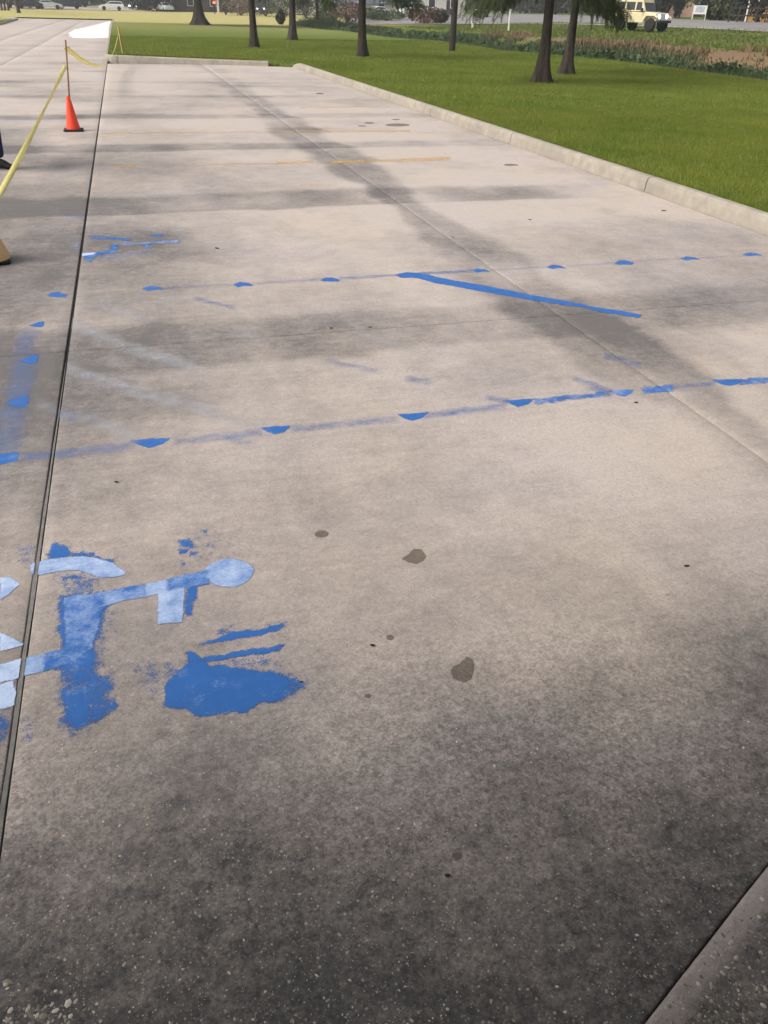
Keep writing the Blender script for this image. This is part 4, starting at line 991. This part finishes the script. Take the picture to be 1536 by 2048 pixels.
car(752, 21, math.pi+.3, WHT, 'white car on the far highway behind the mid lawn tree', 'sedan', False, dist=150)

# cream off-road vehicle
x, y, _ = at(1282, 48, 68); jp = empty('off_road_vehicle', (x, y, zz(x, y)+.06), 0); tag(jp, 'cream and white boxy off-road vehicle driving on the highway, headlamps lit', 'car')
los = math.atan2(-y, -x); jp.rotation_euler[2] = los+R(58)
MB().prism([(-2.0, .55), (-2.0, 1.12), (.55, 1.12), (.62, 1.16), (1.55, 1.10), (1.62, .62), (.5, .5), (-.9, .5)], -.78, .78).build('body', CREAM, jp, False, .04)
MB().prism([(-1.98, 1.121), (-1.92, 1.86), (.30, 1.88), (.62, 1.17)], -.72, .72, lambda p: (p[0], p[1]*(1-.07*max(0, p[2]-1.1)), p[2])).build('hardtop', CREAM, jp, False, .04)
MB().prism([(1.556, .66), (1.556, 1.10), (1.615, 1.08), (1.655, .66)], -.70, .70).build('grille', WHT, jp, False, .02)
for s in (-1, 1):
    MB().prism([(.62, .62), (.72, .98), (1.5, .98), (1.75, .86), (1.78, .78), (1.5, .90), (.9, .90), (.72, .6)], s*.78, s*.98).build('fender', CREAM, jp, False, .02)
    MB().prism([(-1.75, .60), (-1.6, .95), (-.85, .95), (-.65, .6), (-.75, .6), (-.92, .88), (-1.52, .88), (-1.65, .6)], s*.78, s*.97).build('fender', CREAM, jp, False, .02)
    for a, b in ((-1.75, -1.05), (-.95, -.25), (-.15, .32)):
        MB().prism([(a, 1.25), (a+.03, 1.72), (b-(.0 if b < 0 else .06), 1.72), (b, 1.25)], s*.716, s*.73, lambda p: (p[0], p[1]*(1-.07*max(0, p[2]-1.1)), p[2])).build('window', M_GLASS, jp)
    MB().lathe([(.02, 0), (.12, 0), (.12, .03), (.02, .03)], 14, c=(0, 0, 0)).build('headlight', M_HEAD, jp).matrix_local = Matrix.Translation((1.63, s*.48, .90)) @ Matrix.Rotation(math.pi/2, 4, 'Y')
    MB().box(-2.05, -1.99, s*.62-.08, s*.62+.08, .80, 1.02).build('tail_light', M_TAIL, jp)
    MB().box(.42, .52, s*.82, s*1.02, 1.16, 1.36).build('mirror', M_BLK, jp, False, .02)
MB().add([(.33, -.62, 1.80), (.33, .62, 1.80), (.635, .64, 1.2), (.635, -.64, 1.2)], [(0, 1, 2, 3)]).build('windscreen', M_GLASS, jp)
MB().box(1.7, 1.9, -.75, .75, .52, .68).build('bumper', M_BLK, jp, False, .03)
MB().box(-1.7, .1, -.55, .55, 1.93, 1.99).box(-1.7, -1.6, -.55, .55, 1.87, 1.94).box(0, .1, -.55, .55, 1.87, 1.94).build('roof_rack', WHT, jp)
wheels(jp, (-1.2, 1.2), .78, .40, .26)

# ------------------------------------------------------------------ far buildings, sign, posts
M_BROWN = plain('brown_siding', (.075, .060, .048), .8, .2, 0, .2, 1); M_PALEW = plain('pale_wall', (.52, .50, .46), .8, .3, 0, .1, 1); M_SLATE = plain('slate_roof', (.07, .085, .11), .7, .3, 0, .2, 1)
M_ORANGE = plain('orange_wall', (.80, .42, .12), .7, .3, 0, .2, 1); M_POST = plain('white_post', (.75, .73, .68), .6, .4, 0, .1, 4); M_PINK = plain('pinkish_wall', (.55, .36, .28), .8, .3, 0, .1, 1)
def house(name, px, py, dist, wd, dp, hw, hr, wall, roof, label, nwin=3, rz=None, glass=None):
    x, y, _ = at(px, py, dist); t = empty(name, (x, y, zz(x, y)-.05)); tag(t, label, 'building')
    t.rotation_euler[2] = (math.atan2(y, x)-math.pi/2) if rz is None else rz      # local -y faces the camera
    MB().box(-wd/2, wd/2, 0, dp, 0, hw).build('wall', wall, t)
    o = .5; MB().add([(-wd/2-o, -o, hw+.01), (wd/2+o, -o, hw+.01), (wd/2+o, dp+o, hw+.01), (-wd/2-o, dp+o, hw+.01), (-wd/2-o, dp/2, hw+hr), (wd/2+o, dp/2, hw+hr)], [(0, 1, 5, 4), (2, 3, 4, 5), (0, 4, 3), (1, 2, 5), (0, 3, 2, 1)]).build('roof', roof, t)
    for i in range(nwin):
        cx = -wd/2+wd*(i+.5)/nwin; w_ = MB().box(cx-.6, cx+.6, -.06, .0, 1.0, 2.2).build('window', M_POST, t); MB().box(cx-.5, cx+.5, -.075, -.061, 1.1, 2.1).build('pane', M_GLASS, w_)
    MB().box(wd*.08, wd*.08+1, -.05, 0, .05, 2.1).build('door', M_BLK, t); return t
house('house', 405, 24, 185, 17, 9, 3.6, 2.2, M_BROWN, M_BLK, 'dark brown building behind the massive trunk', 4)
house('long_building', 692, 31, 172, 26, 8, 1.9, 2.4, M_PALEW, M_SLATE, 'pale long low building with slate blue roof behind the bushes', 6)
house('gabled_house', 1378, 35, 128, 6, 7, 2.3, 2.0, M_PINK, M_SLATE, 'small house with pinkish wall left of the notice board', 2)
t = house('orange_house', 1537, 46, 102, 5, 6, 3.0, 1.5, M_ORANGE, M_BLK, 'orange lit house at the right edge across the highway', 2)
for s in (-2.2, -1.3): MB().box(s-.1, s+.1, -1.5, -1.3, 0, 3.0).build('porch_post', M_POST, t)
t = house('garage', 885, 22, 150, 7, 6, 3.0, 1.5, M_PALEW, M_SLATE, 'pale building with wide bright front left of the utility pole', 2)
x, y, z = hit(1396, 40.5); sg = empty('notice_board', (x, y, z), math.atan2(y, x)-math.pi/2); tag(sg, 'white notice board on two legs beside the highway', 'sign')
MB().box(-.62, .62, -.03, .03, .55, 1.35).build('board', M_POST, sg); MB().box(-.46, .46, -.04, -.031, .72, 1.26).build('panel', plain('grey_print', (.42, .45, .52), .6, .3, 0, .5, 9), sg)
for s in (-1, 1): MB().box(s*.66-.04, s*.66+.04, -.04, .04, 0, 1.38).build('leg', M_POST, sg)
def post(px, py, h, w_, label, cap=False):
    x, y, z = hit(px, py); t = empty('marker_post', (x, y, z)); tag(t, label, 'post')
    MB().box(-w_/2, w_/2, -w_/2, w_/2, -.1, h).build('shaft', M_POST, t, False, .02); MB().box(-w_*.7, w_*.7, -w_*.7, w_*.7, h+.002, h+.06).build('cap', M_POST, t)
post(1017, 62, 1.35, .11, 'tall white marker post on the verge before the highway'); post(945, 56, .42, .16, 'short white marker post right of the utility pole'); post(437, 26, 2.3, .35, 'white post behind the massive trunk')
# fence with posts, far right
x, y, z = hit(1510, 46); fe = empty('wooden_fence', (x, y, z), math.atan2(y, x)-math.pi/2); tag(fe, 'dark open wooden fence at the far right across the highway', 'fence')
for i in range(7): MB().box(-2.4+.8*i-.06, -2.4+.8*i+.06, -.06, .06, -.1, 1.4).build('fence_post', M_POLEW, fe)
for h in (.5, 1.1): MB().box(-2.5, 2.5, -.09, -.062, h, h+.12).build('rail', M_POLEW, fe)
x, y, _ = at(428, 5, 172); rl = empty('traffic_light', (x, y, zz(x, y)), math.atan2(y, x)-math.pi/2); tag(rl, 'red traffic light glowing right of the massive trunk', 'traffic light')
hz = 1.6+.0*1; 
_, _, hz = at(428, 5, 172); hz -= zz(x, y)
MB().tube([(0, 0, -.1), (0, 0, hz+.5)], .09, 8).build('mast', M_BLK, rl); MB().box(-.22, .22, -.3, -.1, hz-.75, hz+.35).build('signal_head', M_BLK, rl)
MB().lathe([(.02, 0), (.22, 0), (.22, -.05), (.02, -.05)], 14, c=(0, -.301, hz), axis='y').build('red_lamp', M_TAIL, rl)

# ------------------------------------------------------------------ cones, poles, tape
M_CONE = plain('orange_cone_plastic', (.90, .070, .025), .45, .45, 0, .06, 5); M_TANC = plain('faded_tan_plastic', (.68, .45, .22), .6, .3, 0, .12, 6); M_RUB = plain('black_rubber', (.014, .014, .015), .7, .3)
M_WOOD = bark('wooden_stake', (.22, .13, .07), (.36, .22, .12)); M_WOOD2 = bark('pale_wooden_stake', (.48, .30, .12), (.58, .38, .17))
def cone(x, y, h, rb, mat, label, base, rz=0):
    t = empty('traffic_cone', (x, y, 0), rz); tag(t, label, 'cone')
    b = base; MB().rings([[(sx*k, sy*k, z) for sx, sy in ((-b, -b*.8), (-b*.8, -b), (b*.8, -b), (b, -b*.8), (b, b*.8), (b*.8, b), (-b*.8, b), (-b, b*.8))] for k, z in ((1, .004), (1, .022), (.96, .028))]).build('base', M_RUB, t)
    MB().rings([[(r_*math.cos(a), r_*math.sin(a), z) for a in np.linspace(0, 2*math.pi, 32, endpoint=False)] for r_, z in ((rb, .0285), (rb*.97, .05), (.024, h), (.020, h+.006), (.010, h+.006))]).build('cone_body', mat, t, False)
    return t
bx, by = gp(147, 263.5)
c1 = cone(bx, by+.1, .455, .098, M_CONE, 'bright orange traffic cone with black base holding a wooden pole', .137)
CX, CY = bx, by+.1
def solve_z(x, y, py):
    best = None
    for z in np.arange(0, 2.2, .005):
        v = np.array([x, y, z-EYE]); d = v @ _fw; yy_ = 1024-F_PX*(v @ _u)/d
        if yy_ <= py: return z
    return 2.2
def proj(x, y, z):
    v = np.array([x, y, z-EYE]); d = v @ _fw; return 768+F_PX*(v @ _r)/d, 1024-F_PX*(v @ _u)/d
def pt_at_y(px, py, y): d = ray(px, py); k = y/d[1]; return Vector((d[0]*k, y, EYE+d[2]*k))
ptop = pt_at_y(131, 80, CY+.02); pbot = Vector((CX+.008, CY, .40)); pbase = pbot-(ptop-pbot).normalized()*.30
t = empty('wooden_pole', tuple(pbase)); tag(t, 'thin brown wooden pole standing in the orange cone', 'pole')
o = MB().tube([Vector((0, 0, 0)), (ptop-pbase)*.5+Vector((.003, 0, 0)), ptop-pbase], [.0125, .012, .0115], 8).build('shaft', M_WOOD, t, True)
# second, tan cone half out of the picture on the left
tx, ty = gp(-28, 524); c2 = cone(tx, ty, .46, .172, M_TANC, 'faded tan traffic cone cut by the left edge of the picture', .150, .25)
# stake in the lawn corner
sx, sy = gp(247, 111, .12); stp = pt_at_y(236, 53, sy); t = empty('wooden_stake', (sx, sy, .10)); tag(t, 'leaning pale wooden stake at the corner of the lawn', 'stake')
MB().tube([Vector((0, 0, -.15)), stp-Vector((sx, sy, .10))], .028, 4).build('shaft', M_WOOD2, t)
def tape_mat():
    n = NT('caution_tape'); n.set((.90, .82, .34), .35, .5); c = (.92, .85, .40, 1)
    tl = n.n('BsdfTranslucent'); tl.inputs[0].default_value = c; mx = n.n('MixShader'); mx.inputs[0].default_value = .35
    n.t.links.new(n.b.outputs[0], mx.inputs[1]); n.t.links.new(tl.outputs[0], mx.inputs[2]); n.t.links.new(mx.outputs[0], n.out.inputs[0]); return n.m
M_TAPE = tape_mat()
def tape(A, B, sag, label, tw0, tw1, n=40, wd=.075, extra=None):
    A = Vector(A); B = Vector(B); d = (B-A).normalized(); side = d.cross(Vector((0, 0, 1))).normalized(); upv = side.cross(d); V = []; Fq = []
    for i in range(n+1):
        t = i/n; p = A.lerp(B, t)-Vector((0, 0, sag*4*t*(1-t))); a = tw0+(tw1-tw0)*t+(extra(t) if extra else 0); o_ = side*math.cos(a)+upv*math.sin(a)
        V += [p-o_*wd/2, p+o_*wd/2]
    Fq = [(2*i, 2*i+1, 2*i+3, 2*i+2) for i in range(n)]
    me = bpy.data.meshes.new('caution_tape'); me.from_pydata([tuple(v) for v in V], [], Fq); me.update()
    o = link('caution_tape', me, M_TAPE, None, True); s_ = o.modifiers.new('thickness', 'SOLIDIFY'); s_.thickness = .0006
    return tag(o, label, 'tape', 'yellow caution tape runs')
ta = pt_at_y(131, 131, CY+.02)
# the tape passes the pixel (3, 388): put its near end on that line of sight's vertical plane, at the tan cone's pole
tb = pt_at_y(-42, 462, ty+.02)
mid = pt_at_y(70, 265, (CY+ty)*.5+1.2)
tape(ta, tb, .03, 'yellow caution tape stretched from the orange cone pole to the left edge', .5, 1.3, 60, .048, lambda t: .9*math.sin(t*5))
tape(ptop+(pbot-ptop)*.12, stp+Vector((0, 0, -.12)), .55, 'slack yellow caution tape from the orange cone pole to the lawn stake', .3, 1.2, 60, .075)

# ------------------------------------------------------------------ person at the left edge (only a leg shows)
def person():
    fx, fy = gp(3, 338); me = bpy.data.meshes.new('body'); V = []; E = []; Rr = []
    def v(p, r_): V.append(p); Rr.append(r_); return len(V)-1
    pel = v((0, 0, .95), .155); sp = v((0, 0, 1.12), .14); ch = v((0, .01, 1.32), .16); nk = v((0, .01, 1.50), .062); hd0 = v((0, .0, 1.58), .075); hd = v((0, -.01, 1.67), .098); tp = v((0, 0, 1.75), .07)
    E += [(pel, sp), (sp, ch), (ch, nk), (nk, hd0), (hd0, hd), (hd, tp)]
    for s, fwd in ((-1, -.03), (1, .10)):
        hip = v((s*.10, 0, .88), .105); kn = v((s*.11, -fwd*.8-.02, .50), .072); an = v((s*.12, -fwd+.02, .10), .056); E += [(pel, hip), (hip, kn), (kn, an)]
        sh = v((s*.19, .01, 1.40), .07); el = v((s*.27, .11, 1.14), .05); wr = v((s*.15, .20, .98), .034); pm = v((s*.09, .215, .95), .036)
        E += [(ch, sh), (sh, el), (el, wr), (wr, pm)]
        for k in range(4):
            a = v((s*.055, .225, .975-.020*k), .012); b = v((s*.025, .235, .973-.02*k), .010); c = v((s*.004, .230-.03*(s > 0), .972-.02*k+.004*abs(k-1)), .009); E += [(pm, a), (a, b), (b, c)]
        a = v((s*.085, .225, 1.0), .012); b = v((s*.06, .235, 1.02), .010); E += [(pm, a), (a, b)]
    me.from_pydata(V, E, []); o = bpy.data.objects.new('tmp', me); COL.objects.link(o)
    md = o.modifiers.new('skin', 'SKIN'); sv = me.skin_vertices[0].data
    for i, r_ in enumerate(Rr): sv[i].radius = (r_, r_*(.78 if i in (pel, sp, ch) else 1))
    sv[pel].use_root = True
    o.modifiers.new('sub', 'SUBSURF').levels = 2; o.modifiers['sub'].render_levels = 2
    dg = bpy.context.evaluated_depsgraph_get(); dg.update(); m2 = bpy.data.meshes.new_from_object(o.evaluated_get(dg)); bpy.data.objects.remove(o)
    m2.materials.clear()
    for q in (plain('skin_tone', (.45, .28, .20), .55, .4, 0, .06), plain('dark_denim', (.022, .032, .085), .85, .2, 0, .3, 30), plain('grey_shirt', (.20, .22, .25), .85, .2, 0, .15, 20)): m2.materials.append(q)
    for p in m2.polygons:
        c = p.center; p.material_index = 1 if (c.z < .99 and abs(c.x) < .215) else (2 if (c.z < 1.49 and (c.z > 1.13 or abs(c.x) < .215)) else 0); p.use_smooth = True
    root = empty('person', (fx-.14, fy, 0), R(52)); tag(root, 'person in dark blue jeans and black shoes cut by the left edge of the picture', 'person')
    m2.name = 'body'; b = link('body', m2, None, root)
    for s, fwd in ((-1, -.03), (1, .10)):
        pr = [(.05, .045), (.0, .05), (-.06, .05), (-.12, .048), (-.17, .042), (-.20, .025)]; rs = []
        for yy_, w_ in [(.075, .030), (.06, .042)]+[(a, b_) for a, b_ in pr]:
            hgt = .10 if yy_ > -.02 else (.085 if yy_ > -.1 else .055 if yy_ > -.18 else .035)
            rs.append([(s*.12+w_*math.cos(t_), -fwd+.02+yy_, max(.0, .003+hgt*(.5+.5*math.sin(t_)))) for t_ in np.linspace(0, 2*math.pi, 12, endpoint=False)])
        MB().rings(rs).build('shoe', M_RUB, root, True)
    hr = MB(); rs = []
    for z, r_ in ((1.64, .100), (1.68, .110), (1.72, .108), (1.77, .085), (1.795, .03)): rs.append([(r_*.86*math.cos(t_), .012+r_*math.sin(t_)*(1 if math.sin(t_) > -.3 or z > 1.71 else .55), z) for t_ in np.linspace(0, 2*math.pi, 16, endpoint=False)])
    hr.rings(rs).build('hair', plain('dark_hair', (.03, .02, .015), .7, .3), root, True)
    for s in (-1, 1):
        MB().lathe([(.002, -.008), (.010, 0), (.002, .008)], 8, c=(s*.032, -.098, 1.675), axis='y').build('eye', M_BLK, root)
        MB().rings([[(s*(.092+.012*k), .0+.018*math.cos(t_), 1.665+.03*math.sin(t_)) for t_ in np.linspace(0, 2*math.pi, 8, endpoint=False)] for k in (0, 1)]).build('ear', m2.materials[0], root)
    MB().add([(-.012, -.10, 1.645), (.012, -.10, 1.645), (0, -.128, 1.648), (0, -.102, 1.685)], [(0, 1, 2), (0, 2, 3), (2, 1, 3), (0, 3, 1)]).build('nose', m2.materials[0], root)
    MB().box(-.02, .02, -.102, -.095, 1.618, 1.624).build('mouth', plain('lips', (.35, .15, .13), .6, .3), root)
person()

# ------------------------------------------------------------------ litter on the slabs
M_LITTER = plain('dead_leaf', (.035, .026, .020), .8, .2, 0, .3, 60)
DB = [(1327, 422, 'dark dead leaf on the slab nearest the long kerb', .05), (1060, 440, 'small dark leaf on the slab left of the kerbside leaf', .03), (1373, 1133, 'small dark leaf on the open slab at the right', .016), (745, 1292, 'tiny dark twig between the two oil drops', .014),
      (663, 657, 'dark speck of leaf on the cross joint, left of two', .02), (740, 655, 'dark speck of leaf on the cross joint, right of two', .018), (233, 965, 'dark crumb below the left end of the lower blue line', .014), (1272, 806, 'small dark clod under the blue dash near the long joint', .02),
      (895, 1752, 'curled dark scrap low in the middle of the dark near slab', .012), (603, 1365, 'dark crumb at the tip of the big blue patch', .008), (434, 497, 'small dark scrap right of the worn small symbol', .03), (905, 475, 'dark clod on the long joint above the blue hatch stripe', .02)]
for i, (px, py, lb, s) in enumerate(DB):
    x, y = gp(px, py); s *= .55; r2 = random.Random(i); t = MB(); n = 9; pts = [(math.cos(a)*s*(.9+.3*r2.random()), math.sin(a)*s*.45*(.8+.4*r2.random()), .004+.18*s*abs(math.cos(a))*r2.random()) for a in np.linspace(0, 2*math.pi, n, endpoint=False)]
    t.rings([[(a*.98, b*.98, c-.0025) for a, b, c in pts], pts]); o = t.build('dead_leaf', M_LITTER, None); o.location = (x, y, .0005); o.rotation_euler = (0, 0, -.3+r2.uniform(-.5, .5)); tag(o, lb, 'leaf', 'scraps lying on the concrete')

# ------------------------------------------------------------------ unseen building behind the camera, added with its canopy to shade the near slabs
bd = empty('shade_building', (0, -1.6, 0)); tag(bd, 'unseen low building with a flat canopy, added to shade the near slabs', 'building')
MB().box(-14, 16, -8, -.2, 0, 3.6).build('wall', M_PALEW, bd)
MB().box(-13, 15, -.199, 2.60, 2.35, 2.75).build('shade_canopy', M_PALEW, bd, False, .02)  # canopy reach and height set for the shade it casts
for i in range(6):
    w_ = MB().box(-12+4.4*i, -9.4+4.4*i, -.199, -.14, .5, 2.5).build('window', M_BLK, bd); MB().box(-11.9+4.4*i, -9.5+4.4*i, -.139, -.13, .6, 2.4).build('pane', M_GLASS, w_)

# ------------------------------------------------------------------ morning haze
hz_ = MB(); hz_.box(-335, 335, -40, 560, -2.35, 16)
n = bpy.data.materials.new('haze_air'); n.use_nodes = True; nt = n.node_tree; nt.nodes.clear()
vo = nt.nodes.new('ShaderNodeVolumePrincipled'); vo.inputs['Color'].default_value = (.93, .95, 1, 1); vo.inputs['Density'].default_value = .0007; vo.inputs['Anisotropy'].default_value = .2
ou = nt.nodes.new('ShaderNodeOutputMaterial'); nt.links.new(vo.outputs[0], ou.inputs['Volume'])
tag(hz_.build('haze', n), 'thin morning haze', kind='stuff')
